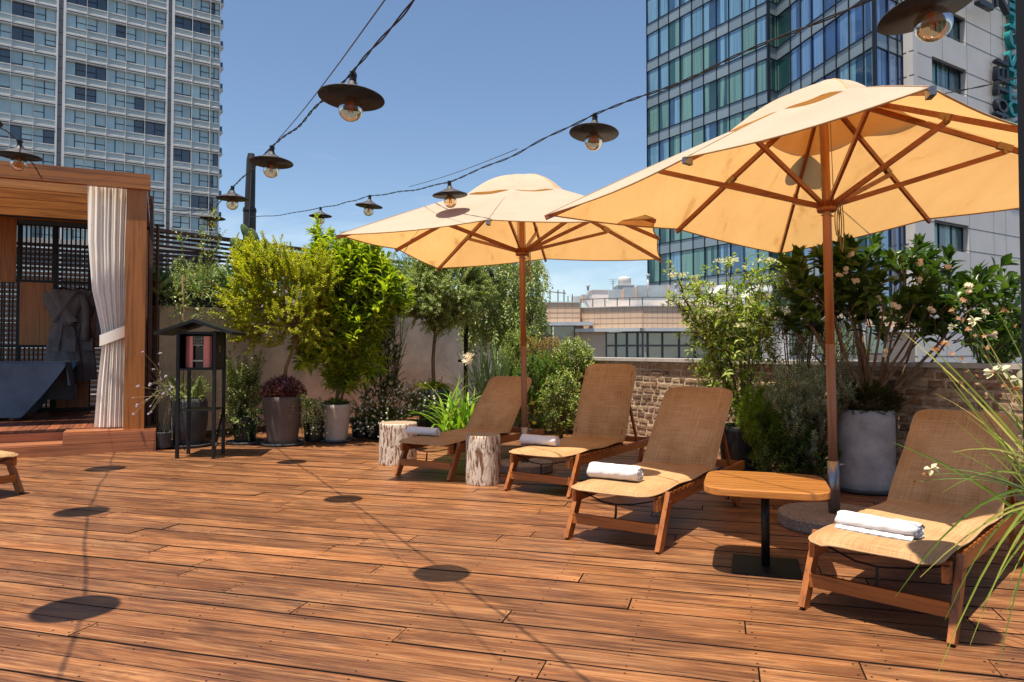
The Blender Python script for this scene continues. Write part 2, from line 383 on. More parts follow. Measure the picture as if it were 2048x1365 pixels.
def mk_rings():
    m, t, b = newmat('log_end'); v = coords(t)
    wv = N(t, 'ShaderNodeTexWave', wave_type='RINGS', rings_direction='Z'); wv.inputs['Scale'].default_value = 18; wv.inputs['Distortion'].default_value = 3; wv.inputs['Detail'].default_value = 3
    t.links.new(v, wv.inputs['Vector'])
    t.links.new(ramp(t, wv.outputs['Fac'], [(0.2, (0.22, 0.15, 0.09)), (0.8, (0.44, 0.35, 0.25))]), b.inputs['Base Color'])
    b.inputs['Roughness'].default_value = 0.85; bump(t, b, noise(t, v, 40), 0.3, 0.005); return m
M['rings'] = mk_rings()
def mk_brick():
    m, t, b = newmat('old_brick'); geo = N(t, 'ShaderNodeNewGeometry'); v = coords(t)
    c = ramp(t, geo.outputs['Random Per Island'], [(0, (0.10, 0.05, 0.03)), (0.3, (0.22, 0.12, 0.065)), (0.65, (0.30, 0.19, 0.105)), (1, (0.42, 0.31, 0.19))])
    n1 = noise(t, v, 22, 7, 0.7, 0.5)
    c = mixc(t, ramp(t, n1, [(0.45, (0, 0, 0)), (0.72, (0.8, 0.8, 0.8))]), c, (0.52, 0.42, 0.31))
    c = mixc(t, ramp(t, n1, [(0.25, (1, 1, 1)), (0.4, (0, 0, 0))]), c, (0.09, 0.05, 0.03))
    t.links.new(c, b.inputs['Base Color']); b.inputs['Roughness'].default_value = 0.92; bump(t, b, n1, 0.9, 0.02); return m
M['brick'] = mk_brick()
M['mortar'] = plain('mortar', (0.58, 0.45, 0.33), 0.95, 0, 0.3, 14, 0.9, bd=0.02)
M['trunk'] = plain('bark', (0.17, 0.105, 0.06), 0.9, 0, 0.3, 18, 0.7, stretch=(1, 1, 0.3), bd=0.01)
M['twig'] = plain('twig', (0.13, 0.085, 0.045), 0.8, 0, 0.2, 20, 0.2)
M['paletwig'] = plain('pale_stem', (0.26, 0.20, 0.11), 0.8, 0, 0.2, 20, 0.2)
M['greenstem'] = plain('green_stem', (0.14, 0.19, 0.05), 0.7, 0, 0.2, 20, 0.1)
# ------------------------------------------------------------ the setting
R0 = random.Random(7)
def structure(o): o['kind'] = 'structure'; return o
mb = MB(); mb.add([(-1800, -1800, -22), (1800, -1800, -22), (1800, 1800, -22), (-1800, 1800, -22)], [(0, 1, 2, 3)])
structure(mb.build('ground', M['street']))
mb = MB(); P = [(-14, -4), (9.95, -4), (-0.35, 14.1), (-0.3, 17), (-14, 17)]
vs = [(x, y, -22.0) for x, y in P] + [(x, y, -0.07) for x, y in P]
mb.add(vs, [tuple(range(5, 10)), (0, 1, 6, 5), (1, 2, 7, 6), (2, 3, 8, 7), (3, 4, 9, 8), (4, 0, 5, 9)])
structure(mb.build('roof_slab', M['slab']))
# deck: real boards in random lengths with gaps, screws near the camera
DK = Fr((0, 0), 0.961, -0.276)
WB = Fr((1.9, 9.8), 0.57, -1.0)               # brick parapet, running from far left to near right
WC = Fr((-4.8, 9.9), 0.605, 0.796)           # rendered wall with planters
PG = Fr((-5.87, 8.34), 0.9, 0.436)            # pergola front
def inside(p):
    a = (p - WB.o).dot(WB.n) < -0.02
    b = (p - WC.o).dot(WC.n) < -0.0 or (p - PG.o).dot(PG.n) < 0.4
    return a and b and p.x > -12
mb = MB(lambda q: (DK.o + DK.d*q[0] + DK.n*q[1] + Vector((0, 0, q[2]))))
scr = MB(mb.xf)
bw, gap = 0.168, 0.0115
for i in range(-14, 92):
    v = i*bw + 0.03; u = -14.0; run = None; spans = []
    while u < 12:
        ok = inside(DK((u, v+bw/2, 0)))
        if ok and run is None: run = u
        if not ok and run is not None: spans.append((run, u)); run = None
        u += 0.05
    if run is not None: spans.append((run, u))
    for a, b in spans:
        u = a - R0.uniform(0, 2.2)
        while u < b:
            L = R0.choice([1.5, 2.0, 2.5, 3.0]) ; x0, x1 = max(a, u), min(b, u+L-0.007)
            if x1-x0 > 0.05:
                zt = R0.uniform(-0.003, 0.002); g = R0.uniform(-0.0015, 0.0015)
                y0, y1 = v+gap/2+g, v+bw-gap/2+g
                bs = [(x0,y0,-.035),(x1,y0,-.035),(x1,y1,-.035),(x0,y1,-.035),(x0,y0,zt),(x1,y0,zt),(x1,y1,zt),(x0,y1,zt)]
                mb.add(bs, [(0,1,5,4),(1,2,6,5),(2,3,7,6),(3,0,4,7),(4,5,6,7)], 1); mb.m[-1] = 0
                if v < 8:
                    js = [x0+.02, x1-.02] + [k*0.5+0.13 for k in range(-30, 30) if x0+.1 < k*0.5+0.13 < x1-.1]
                    for j in js:
                        for yy in (y0+0.028, y1-0.028):
                            r = 0.0055; jj = j+R0.uniform(-.004, .004)
                            scr.add([(jj+r*cos(q*pi/3), yy+r*sin(q*pi/3), zt+.0009) for q in range(6)], [tuple(range(6))])
            u += L
dk = structure(mb.build('deck', [M['deck'], M['edge']], loc=(0, 0, 0))); 
# grain must run along the boards: object axes follow the deck
def rotate_object_axes(o, ang):
    o.data.transform(Matrix.Rotation(-ang, 4, 'Z')); o.rotation_euler = (0, 0, ang)
rotate_object_axes(dk, DK.ang)
sc_ = scr.build('deck_screws', M['screw'], dk); sc_.matrix_parent_inverse = Matrix.Rotation(-DK.ang, 4, 'Z'); sc_['kind'] = 'structure'

# ------------------------------------------------------------ brick parapet
t = thing('brick_wall', 'low parapet of rough old bricks with grey coping behind the loungers', 'wall', (1.9, 9.8, 0))
def wall_xf(fr, base): return lambda q: fr(q)
mb = MB(WB); mb.box(-4.1, 6.6, 0.0, 0.24, -0.06, 1.09); mb.build('mortar', M['mortar'], t)
mb = MB(WB); rr = random.Random(3); ch = 0.083; z = 0.0; row = 0
while z < 1.06:
    x = -4.1 - rr.uniform(0, .2)
    while x < 6.6:
        L = rr.choice([0.11, 0.16, 0.20, 0.22, 0.13]); h = ch - rr.uniform(0.018, 0.030); d = rr.uniform(0.002, 0.012)
        x0, x1, z0, z1 = x, x+L-rr.uniform(.018, .032), z+rr.uniform(0, .006), min(z+h, 1.085)
        j = lambda a=.008: rr.uniform(-a, a)
        c = [(x0+j(), z0+j()), ((x0+x1)/2, z0+j(.003)), (x1+j(), z0+j()), (x1+j(.004), (z0+z1)/2), (x1+j(), z1+j()), ((x0+x1)/2, z1+j(.004)), (x0+j(), z1+j()), (x0+j(.004), (z0+z1)/2)]
        e = 0.008
        cxm, czm = (x0+x1)/2, (z0+z1)/2
        inn = [(a+(e if a < cxm else -e)*(abs(a-cxm) > .01), b+(e if b < czm else -e)*(abs(b-czm) > .008)) for a, b in c]
        vs = [(a, 0.003, b) for a, b in c] + [(a, -d*0.6, b) for a, b in c] + [(a, -d-0.002, b) for a, b in inn]
        fs = [(k, (k+1) % 8, 8+(k+1) % 8, 8+k) for k in range(8)] + [(8+k, 8+(k+1) % 8, 16+(k+1) % 8, 16+k) for k in range(8)] + [tuple(range(16, 24))]
        mb.add(vs, fs); x += L
    z += ch; row += 1
mb.build('brickwork', M['brick'], t)
mb = MB(WB)
x = -4.1
while x < 6.6: mb.box(x, x+0.995, -0.05, 0.30, 1.092, 1.135); x += 1.0
M['coping'] = plain('coping', (0.50, 0.47, 0.43), 0.7, 0, 0.12, 4, 0.2)
mb.build('coping', M['coping'], t)

# ------------------------------------------------------------ rendered wall with planter boxes and slat fence
t = thing('rendered_wall', 'plain beige rendered wall behind the row of potted plants', 'wall', (-4.8, 9.9, 0))
mb = MB(WC); mb.box(0, 7.2, 0, 0.55, -0.06, 1.86); o = mb.build('wall_body', M['concrete'], t)
mb = MB(WC); mb.box(-0.0, 7.1, -0.02, -0.002, 0.0, 0.09); mb.build('skirting', M['slat'], t)
M['planter'] = plain('planter_dark', (0.03, 0.036, 0.045), 0.55, 0, 0.2, 3, 0.1)
def planter(x0, x1, label):
    t = thing('planter_box', label, 'planter', WC(((x0+x1)/2, 0.2, 1.86)), group='planter boxes on the rendered wall')
    mb = MB(WC); z0, z1 = 1.862, 2.09
    mb.box(x0, x1, 0.02, 0.05, z0, z1); mb.box(x0, x1, 0.42, 0.45, z0, z1); mb.box(x0, x0+.03, 0.05, 0.42, z0, z1); mb.box(x1-.03, x1, 0.05, 0.42, z0, z1)
    mb.build('trough', M['planter'], t); mb = MB(WC); mb.box(x0+.03, x1-.03, 0.05, 0.42, z0, z1-.03); mb.build('soil', M['soil'], t)
planter(0.02, 1.5, 'dark trough of succulents on the wall top above the black stand')
planter(1.54, 3.2, 'dark trough on the wall top behind the yellow green shrub')
planter(3.24, 4.9, 'dark trough on the wall top behind the tall bright green shrub')
planter(4.94, 6.6, 'dark trough on the wall top near the bent black shower pipe')
t = thing('slat_fence', 'dark brown fence of horizontal slats above the rendered wall', 'fence', WC((0, 0.5, 1.87)))
rr = random.Random(5)
for i, x in enumerate((0.03, 1.55, 3.1, 4.65, 6.2)):
    mb = MB(WC); mb.box(x-.035, x+.035, 0.47, 0.53, 1.87, 2.93); mb.build('post', M['slat'], t)
mb = MB(WC)
for k in range(15):
    z = 1.95 + k*0.066
    for x in (0.07, 1.59, 3.14, 4.69):
        mb.bar(WC((x, 0.5, z))*0 + Vector((x, 0.5, z)), Vector((x+1.47, 0.5, z+rr.uniform(-.004, .004))), 0.055, 0.016, up=(0, -0.6, 0.8))
o = mb.build('slat_panel', M['slat'], t)
mb = MB(WC); mb.box(-.02, 6.3, 0.44, 0.55, 2.932, 2.98); mb.build('top_rail', M['slat'], t)

# small dark timber posts between pergola and fence
t = thing('narrow_gate_post', 'thin brown timber posts in the gap between pergola and fence', 'post', (-4.75, 9.5, 0))
mb = MB()
p = at(296, 600, 9.5)
mb.box(p.x-.05, p.x+.02, 9.45, 9.52, 0, at(296, 462, 9.5).z); mb.box(p.x+.07, p.x+.1, 9.55, 9.58, 0, at(300, 447, 9.5).z)
mb.box(p.x-.12, p.x-.07, 9.7, 9.75, 0, 2.7)
mb.build('timber', M['slat'], t)

# tall dark post behind the fence
t = thing('tall_post', 'tall black weathered wooden post rising behind the slat fence', 'post', at(499, 455, 14.6)*1.0)
a = at(499, 455, 14.6); b_ = at(501, 308, 14.6); mb = MB()
mb.tube([(a.x, a.y, -0.05), (a.x, a.y, at(0, 423, 14.6).z)], 0.125, 12)
mb.tube([(a.x, a.y, at(0, 423, 14.6).z), (a.x+.02, a.y, b_.z-.12), (a.x+.02, a.y, b_.z)], [0.105, 0.09, 0.065], 12)
mb.build('shaft', plain('tarred_wood', (0.03, 0.027, 0.027), 0.5, 0, 0.4, 9, 0.5, stretch=(1, 1, .2)), t)
mb = MB(); mb.lathe([(0.128, 0), (0.135, .03), (0.12, .09)], (a.x, a.y, at(0, 425, 14.6).z), 16); mb.build('collar', M['black'], t)
mb = MB(); mb.tube([(a.x+.04, a.y-.14, at(0, 455, 14.6).z), (a.x+.05, a.y-.12, at(0, 400, 14.6).z), (a.x+.06, a.y-.1, at(0, 340, 14.6).z)], 0.008, 6); mb.build('cable', M['wire'], t)

# ------------------------------------------------------------ buildings
M['tw_white'] = plain('tower_white', (0.74, 0.72, 0.69), 0.6, 0, 0.05, 0.2, 0)
M['tw_grey'] = plain('tower_grey', (0.20, 0.205, 0.22), 0.7, 0, 0.08, 0.3, 0)
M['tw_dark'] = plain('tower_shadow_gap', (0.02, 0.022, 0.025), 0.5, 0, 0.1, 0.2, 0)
M['tw_frame'] = plain('window_frame', (0.01, 0.012, 0.016), 0.4, 0, 0.1, 0.2, 0)
M['tw_spandrel'] = glassy('tower_spandrel', (0.42, 0.48, 0.47), 0.15, 0.1, 0.1, 0.2)
M['tw_pale'] = glassy('tower_pane_pale', (0.40, 0.53, 0.53), 0.08, 0.15, 0.2, 0.5)
M['tw_deep'] = glassy('tower_pane_dark', (0.018, 0.03, 0.045), 0.05, 0.5, 0.4, 0.5)
def tower():
    t = thing('apartment_tower', 'tall pale apartment tower with long window bands at upper left', 'building', (-64, 93, -22))
    o = at(20, 91, 93); fr = Fr((o.x, o.y), 1.45, 1)
    def X(px, py=200): return fr.hit(px, py)[0]
    xR = X(441, 60); xL = X(-130, 200)
    core = MB(fr); core.box(xL, xR-.1, 0.25, 22, -22, 57); core.build('core', M['tw_grey'], t)
    z0 = at(20, 30.7, 93).z + 3.23*4
    bays = [(-130, 110), (129.5, 330), (346.5, 437)]
    mull = [[-72, -26, 20, 66.5], [171, 212, 250, 289], [382, 418]]
    rr = random.Random(11)
    cols = MB(fr)
    for a, b in ((110, 129.5), (330, 346.5)):
        xa, xb = X(a), X(b); cols2 = MB(fr); cols2.box(xa, xa+(xb-xa)*.22, -0.5, .3, -22, 57, 0); cols2.box(xb-(xb-xa)*.28, xb, -0.5, .3, -22, 57, 0)
        cols2.box(xa+(xb-xa)*.22, xb-(xb-xa)*.28, -0.2, .3, -22, 57, 1)
        zz = z0
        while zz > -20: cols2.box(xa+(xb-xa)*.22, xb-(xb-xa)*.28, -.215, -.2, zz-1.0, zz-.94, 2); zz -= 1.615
        cols2.build('pilaster', [M['tw_white'], M['tw_grey'], M['tw_dark']], t)
    cb = MB(fr); cb.box(X(437), xR, -.2, 22, -22, 57); cb.build('corner_pier', M['tw_white'], t)
    for fl in range(0, 24):
        zr = z0 - 3.23*fl
        if zr < -19: break
        low = at(100, 520, 98).z
        band = MB(fr)
        for bi, (a, b) in enumerate(bays):
            xa, xb = X(a), X(b)
            # rail, spandrel glass, ledges
            band.box(xa, xb, -.42, -.30, zr-.10, zr, 0)
            band.box(xa, xb, -.30, .1, zr-.78, zr-.10, 3)
            band.box(xa, xb, -.34, -.2, zr-.40, zr-.37, 0)
            band.box(xa, xb, -.45, .1, zr-.88, zr-.78, 0)
            band.box(xa, xb, -.15, .1, zr-.98, zr-.88, 1)
            band.box(xa, xb, -.55, .1, zr-1.08, zr-.98, 0)
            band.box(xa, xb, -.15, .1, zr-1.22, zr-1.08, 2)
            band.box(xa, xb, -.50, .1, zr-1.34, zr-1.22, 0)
        band.build('floor_band', [M['tw_white'], M['tw_grey'], M['tw_dark'], M['tw_spandrel']], t)
        if zr < low or fl == 23: continue
        for bi, (a, b) in enumerate(bays):
            xs = [X(a)] + [X(m) for m in mull[bi]] + [X(b)]
            w_ = MB(fr); zb, zt = zr-3.23+3.23, 0
            zb = zr; zt = zr + 3.23 - 1.34
            dark = rr.random() < 0.18
            for k in range(len(xs)-1):
                xm = (xs[k]+xs[k+1])/2
                for h, (p, q) in enumerate(((xs[k], xm), (xm, xs[k+1]))):
                    if rr.random() < (.45 if dark else .14): dark = not dark
                    mi = 1 if (dark and rr.random() < 0.85) else 0
                    w_.box(p+.05, q-.05, 0.0, .1, zb, zt, mi)
                    if rr.random() < 0.15: w_.box(p+.06, q-.06, -.02, -.001, zb, zb+.35, 1)
                    if (h+k+bi) % 2 == 0 and rr.random() < 0.8 or (h == 1 and rr.random() < .3):
                        zz = zb + (zt-zb)*0.5
                        w_.box(p, q, -.05, -.022, zz-.06, zz+.02, 2); w_.box(p-.02, p+.05, -.05, -.022, zb, zt, 2); w_.box(q-.05, q+.03, -.052, -.023, zb, zt, 2)
                    else: w_.box(q-.05, q+.05, -.04, -.003, zb, zt, 2)
            w_.build('window_band', [M['tw_pale'], M['tw_deep'], M['tw_frame']], t)
    for bi in range(3):
        for m_ in mull[bi]:
            x = X(m_); mm = MB(fr); mm.box(x-.024, x+.024, -.6, -.46, -22, 57); mm.build('mullion', M['tw_white'], t)
    # stepped balconies on the far corner
    for fl in range(24):
        zr = z0 - 3.23*fl
        if zr < 0: break
        bb = MB(fr); bb.box(xR, xR+.55, .2, 5, zr-1.2, zr-.95, 0); bb.box(xR+.1, xR+.5, .5, 4.4, zr-.95, zr-.1, 1); bb.build('balcony', [M['tw_white'], M['tw_deep']], t)
tower()

M['h_span'] = glassy('hotel_spandrel', (0.20, 0.26, 0.30), 0.12, 0.06, 0.1, 0.4)
M['h_glass'] = glassy('hotel_pane', (0.014, 0.065, 0.15), 0.03, 0.4, 0.2, 0.9, curtain=(0.15, 0.32, 0.45), cscale=7)
M['h_green'] = glassy('hotel_pane_green', (0.015, 0.065, 0.07), 0.03, 0.4, 0.2, 0.4, curtain=(0.14, 0.29, 0.26), cscale=7)
M['h_blue'] = glassy('hotel_pane_blue', (0.012, 0.055, 0.17), 0.03, 0.4, 0.2, 0.9, curtain=(0.12, 0.25, 0.46), cscale=7)
M['h_frame'] = plain('hotel_frame', (0.018, 0.022, 0.03), 0.4, 0.2, 0.1, 1, 0)
M['h_clad'] = plain('hotel_cladding', (0.60, 0.57, 0.545), 0.55, 0, 0.04, 0.4, 0)
M['h_joint'] = plain('cladding_joint', (0.10, 0.085, 0.07), 0.8, 0, 0.05, 1, 0)
M['s_teal'] = plain('sign_teal', (0.01, 0.21, 0.22), 0.3, 0, 0.05, 1, 0)
M['s_dark'] = plain('sign_dark', (0.035, 0.04, 0.05), 0.5, 0, 0.05, 1, 0)
def hotel():
    t = thing('glass_hotel', 'tall hotel with blue green glass bays and pale clad wing at right', 'building', (20, 50, -22))
    P0 = (12.07, 64.3); P1 = (18.87, 52.96); P2 = (19.7, 53.5); P3 = (21.69, 43.05); P4 = (24.2, 44.7); P5 = (24.55, 44.1); P6 = (42, 55.4)
    segs = [(P0, P1, [1317.5, 1338, 1360, 1384, 1407, 1433, 1458, 1485, 1513], 'A'), (P1, P2, [], 'N'),
            (P2, P3, [1581.6, 1602, 1624.4, 1648.5, 1673, 1699, 1728], 'B'), (P3, P4, [1775, 1794], 'C')]
    ztop = 40
    core = MB(); inner = [(12.4, 64.5), (19.0, 53.4), (19.9, 53.9), (21.9, 43.5), (24.3, 45.0), (42, 56.4), (30, 75), (14, 72)]
    n = len(inner); core.add([(x, y, -22) for x, y in inner] + [(x, y, ztop) for x, y in inner], [(i, (i+1) % n, n+(i+1) % n, n+i) for i in range(n)] + [tuple(range(n, 2*n))]); core.build('core', M['h_frame'], t)
    rr = random.Random(21)
    for a, b, vs, nm in segs:
        fr = Fr(a, b[0]-a[0], b[1]-a[1]); L = math.hypot(b[0]-a[0], b[1]-a[1])
        xs = [0.0] + [fr.hit(v, 60 if nm != 'C' else 120)[0] for v in vs] + [L]
        gr = MB(fr)
        for x in xs: gr.box(max(-.02, x-.025), min(L+.02, x+.025), -.09, .15, -22, ztop)
        gr.build('mullions', M['h_frame'], t)
        for k in range(-3, 12):
            zs = 29.3 - 3.3*k
            if zs > 37 or zs < -8: continue
            sp = MB(fr)
            for i in range(len(xs)-1): sp.box(xs[i]+.03, xs[i+1]-.03, -.02, .1, zs+.03, zs+.92, 0)
            sp.box(-.01, L+.01, -.07, .12, zs-.03, zs+.03, 1); sp.box(-.01, L+.01, -.07, .12, zs+.92, zs+.98, 1)
            sp.build('spandrel_band', [M['h_span'], M['h_frame']], t)
            wn = MB(fr)
            for i in range(len(xs)-1):
                if nm == 'A': mi = 0 if (i > 3 and k < 2) or rr.random() < (0.75 if k < 2 else .35) else 1
                elif nm == 'N': mi = 1
                elif nm == 'C': mi = 2
                else: mi = 1 if (i < 1) else (2 if rr.random() < .6 else (0 if k < 5 else 1))
                wn.box(xs[i]+.03, xs[i+1]-.03, .0, .1, zs+.98, zs+3.27, mi)
            wn.build('window_band', [M['h_glass'], M['h_green'], M['h_blue']], t)
    # pale chamfer and clad wing
    fr = Fr(P4, P5[0]-P4[0], P5[1]-P4[1]); L = math.hypot(P5[0]-P4[0], P5[1]-P4[1])
    ch = MB(fr); ch.box(0, L, 0, .5, -22, ztop, 0)
    D = Fr(P5, P6[0]-P5[0], P6[1]-P5[1])
    joints = []
    zj = at(1836, 101, 44.1).z + 3.45*6
    while zj > -20: joints += [zj, zj-1.5]; zj -= 3.45
    for z in joints:
        if z < ztop: ch.box(0, L, -.012, 0, z-.03, z+.03, 1)
    ch.build('corner_cladding', [M['h_clad'], M['h_joint']], t)
    x0 = D.hit(1864, 140)[0]; x1 = D.hit(1933, 165)[0]
    zt = D.hit(1864, 112)[1]; zb = D.hit(1864, 168)[1]
    wins = [(x0, x1, zb + 3.45*k, zt + 3.45*k) for k in (1, 0, -3, -6, 4)]
    wl = MB(D)
    # wall with openings: columns of panels left out where windows are
    zcuts = sorted(set([-22.0, ztop] + [z for w_ in wins for z in w_[2:]]))
    wl.box(0, x0, 0, .4, -22, ztop); wl.box(x1, 20.5, 0, .4, -22, ztop)
    prev = -22.0
    for w_ in sorted(wins, key=lambda q: q[2]):
        wl.box(x0, x1, 0, .4, prev, w_[2]); prev = w_[3]
    if prev < ztop: wl.box(x0, x1, 0, .4, prev, ztop)
    wl.build('clad_wall', M['h_clad'], t)
    jn = MB(D)
    for z in joints:
        if z < ztop: jn.box(0, 20, -.006, 0.0, z-.022, z+.022)
    for px in (1887, 1936, 1984, 2008, 2060, 2110):
        x = D.hit(px, 250)[0]
        jn.box(x-.012, x+.012, -.0075, -.002, -22, ztop)
    jn.build('panel_joints', M['h_joint'], t)
    for a, b, zb_, zt_ in wins:
        wn = MB(D); c = [a, a+(b-a)*.30, a+(b-a)*.66, b]
        for i in range(3): wn.box(c[i]+.04, c[i+1]-.04, .42, .5, zb_, zt_, 0)
        for x in c: wn.box(x-.04, x+.04, .36, .52, zb_, zt_, 1)
        wn.box(a, b, .37, .52, zb_, zb_+.05, 1); wn.box(a, b, .1, .52, zt_-.12, zt_-.002, 1)
        wn.build('window', [M['h_green'], M['h_frame']], t)
    # rooftop sign: letters turned on their side, reading upwards
    def letter(ch_, px, py, hgt, wid, mat, off, lab=None):
        cu = bpy.data.curves.new('letter', 'FONT'); cu.body = ch_; cu.extrude = 0.14; cu.size = 1.0; cu.offset = 0.012; cu.resolution_u = 3
        ob = bpy.data.objects.new('letter', cu); COL.objects.link(ob); dg = bpy.context.evaluated_depsgraph_get()
        me = bpy.data.meshes.new_from_object(ob.evaluated_get(dg)); bpy.data.objects.remove(ob)
        vs = [v.co.copy() for v in me.vertices]; xs = [v.x for v in vs]; ys = [v.y for v in vs]
        cx_, cy_ = (min(xs)+max(xs))/2, (min(ys)+max(ys))/2; sx = wid/(max(xs)-min(xs)); sy = hgt/(max(ys)-min(ys))
        s, z = D.hit(px, py, -off)
        for v in me.vertices:
            u = (v.co.x-cx_)*sx; h = (v.co.y-cy_)*sy; dth = v.co.z
            w3 = D((s-h, -off-dth*1.3, z+u)); v.co = w3 - t.location
        me.materials.clear(); me.materials.append(mat)
        o = bpy.data.objects.new('sign_letter', me); COL.objects.link(o); o.parent = t
        return o
    for c_, py in zip('ROTHSCHILD', (253, 219, 193, 157, 122, 83, 45, 17, -8, -45)):
        letter(c_, 2025, py, 1.75, 0.35 if c_ == 'I' else (1.0 if c_ in 'TL' else 1.15), M['s_teal'], 0.35)
    for c_, py in zip('HOTEL', (240, 211, 179, 149, 117)): letter(c_, 2001, py+2, 1.6, 0.95 if c_ != 'L' else .75, M['s_dark'], 0.35)
    letter('L', 1968, -4, 1.9, 1.3, M['s_dark'], 0.9); letter('Z', 2000, 0, 1.9, 1.6, M['s_dark'], 0.9)
hotel()

M['tile'] = None
def mk_tile():
    m, t, b = newmat('peach_tile'); v = coords(t)
    t.links.new(ramp(t, noise(t, v, 0.8, 4), [(0.3, (0.58, 0.40, 0.27)), (0.7, (0.66, 0.47, 0.33))]), b.inputs['Base Color']); b.inputs['Roughness'].default_value = 0.7; return m
M['tile'] = mk_tile()
M['groove'] = plain('tile_groove', (0.42, 0.29, 0.20), 0.9, 0, 0.1, 1, 0)
M['o_frame'] = plain('office_frame', (0.10, 0.09, 0.085), 0.5, 0, 0.05, 1, 0)
M['o_glass'] = glassy('office_pane', (0.16, 0.20, 0.18), 0.03, 0.35, 0.3, 0.8)
M['o_glass2'] = glassy('office_pane_teal', (0.07, 0.15, 0.16), 0.03, 0.35, 0.3, 0.8)
M['screen'] = plain('translucent_screen', (0.38, 0.45, 0.50), 0.35, 0, 0.12, 0.8, 0)
def office():
    Y = 40
    t = thing('tiled_office', 'low peach tiled building with a band of dark framed windows', 'building', (7, 40, -22))
    c = at(1285, 650, Y); L1 = Fr((c.x, c.y), -1.0, 0.55); L2 = Fr((c.x, c.y), 1.0, 0.10)
    # left run goes back to the left; its local y points away from the eye on the other side
    def run(fr, x0, x1, sgn, px_tiles):
        zl = at(1285, 657, Y).z; zp = at(1285, 613, Y).z; zw0 = zl-3.2; f = sgn
        def bx(m, xa, xb, ya, yb, za, zb, mi=0): m.box(xa, xb, min(f*ya, f*yb), max(f*ya, f*yb), za, zb, mi)
        w_ = MB(fr); bx(w_, x0, x1, 0.1, 8, zl, zp); w_.build('parapet', M['tile'], t)
        g = MB(fr)
        for k in (1, 2, 3): z = zp-(zp-zl)*k/4; bx(g, x0, x1, 0.09, 0.1, z-.012, z+.012)
        x = x0
        while x < x1: bx(g, x-.009, x+.009, 0.0915, 0.1, zl, zp); x += 0.29 if sgn > 0 else .36
        g.build('tile_joints', M['groove'], t)
        e = MB(fr); bx(e, x0, x1, -.45, .1, zl-.17, zl+.02); bx(e, x0, x1, .02, .3, zp, zp+.05); e.build('ledge', M['alu'], t)
        return zl
    zl = run(L1, 0, 3.85, -1, None); run(L2, 0, 16, 1, None)
    wl = MB(L1); wl.box(2.2, 3.85, -8, -.05, -22, zl-.17); wl.box(0, 3.85, -8, -.05, -22, zl-2.2); wl.build('wall', M['tile'], t)
    wl = MB(L2); wl.box(0, 16, .1, 8, -22, zl-2.2); wl.box(9, 16, .1, 8, zl-2.2, zl-.17); wl.build('wall', M['tile'], t)
    cr = MB(); cr.add([(c.x-1.6, c.y+1.6, zl-2.3), (c.x+9, c.y+1.4, zl-2.3), (c.x+9, c.y+1.4, zl), (c.x-1.6, c.y+1.6, zl)], [(0, 1, 2, 3)]); 
    rr = random.Random(2)
    def glaze(fr, xs, s):
        for i in range(len(xs)-1):
            a, b = xs[i], xs[i+1]; z0, z1, z2 = zl-2.2, zl-.95, zl-.19
            w_ = MB(fr); Y0, Y1 = (0.12*s, .2*s); Y0, Y1 = min(Y0, Y1), max(Y0, Y1); F0, F1 = sorted((.06*s, .2*s))
            mi = 1 if (s < 0 and i < 3) else 0
            w_.box(a+.05, b-.05, Y0, Y1, z0, z1-.05, mi); w_.box(a+.05, b-.05, Y0, Y1, z1+.05, z2, mi)
            w_.box(a-.02, a+.05, F0, F1, z0, z2, 2); w_.box(b-.05, b+.02, F0, F1, z0, z2, 2); w_.box(a+.05, b-.05, F0, F1, z1-.05, z1+.05, 2); w_.box(a+.05, b-.05, F0, F1, z2-.07, z2, 2)
            w_.build('window', [M['o_glass'], M['o_glass2'], M['o_frame']], t)
    glaze(L1, [0.02, .33, .95, 1.6, 2.2], -1)
    glaze(L2, [0.02, .32, 1.15, 2.1, 3.0, 3.9, 4.8, 5.7, 6.6, 7.5, 8.4, 9], 1)
    bk = MB(L2); bk.box(.1, 9, .4, .6, zl-2.2, zl-.17); bk.build('blind_wall', M['o_glass'], t)
    # left block
    c2 = at(1160, 606, 41.5); B = Fr((c2.x, c2.y), -1.0, 0.06)
    w_ = MB(B); zt, zb = at(1160, 606, 41.5).z, at(1160, 645, 41.5).z
    w_.box(0, 6, -8, 0, zb, zt); w_.box(0, 6, -8, -.3, -22, zb-1.35); w_.box(0, 0.3, -8, -.3, zb-1.35, zb); w_.build('side_block', M['tile'], t)
    g = MB(B)
    for k in (1, 2, 3): z = zt-(zt-zb)*k/4; g.box(0, 6, 0, .012, z-.012, z+.012)
    for k in range(15): g.box(k*.43-.009, k*.43+.009, .0, .0135, zb, zt)
    g.build('tile_joints', M['groove'], t)
    e = MB(B); e.box(-.7, 6, -.1, .7, zb-.2, zb); e.box(0, 6, -.1, .06, zt, zt+.06); e.build('ledge', M['alu'], t)
    for i in range(4):
        a = .3+i*1.3; w_ = MB(B); w_.box(a, a+1.22, -.5, -.36, zb-1.3, zb-.22, 0); w_.box(a-.04, a+.04, -.5, -.3, zb-1.33, zb-.2, 1); w_.box(a, a+1.3, -.5, -.3, zb-1.35, zb-1.28, 1); w_.build('window', [M['o_glass2'], M['o_frame']], t)
    # roof furniture: each a thing of its own
    def boxat(name, label, cat, px0, px1, py0, py1, d, dep, mat, posts=None):
        a = at(px0, py1, d); b = at(px1, py0, d); th = thing(name, label, cat, ((a.x+b.x)/2, d, a.z))
        m = MB(); m.box(a.x, b.x, d, d+dep, a.z, b.z, 0); m.box(a.x-.04, b.x+.04, d-.05, d+dep+.05, b.z, b.z+.06, 1); m.build('housing', [mat, M['alu']], th); return th
    boxat('rooftop_cabinet', 'white rooftop machine cabinet with dark lid behind the railing', 'machine', 1184, 1216, 582, 603, 43, 1.5, M['white'])
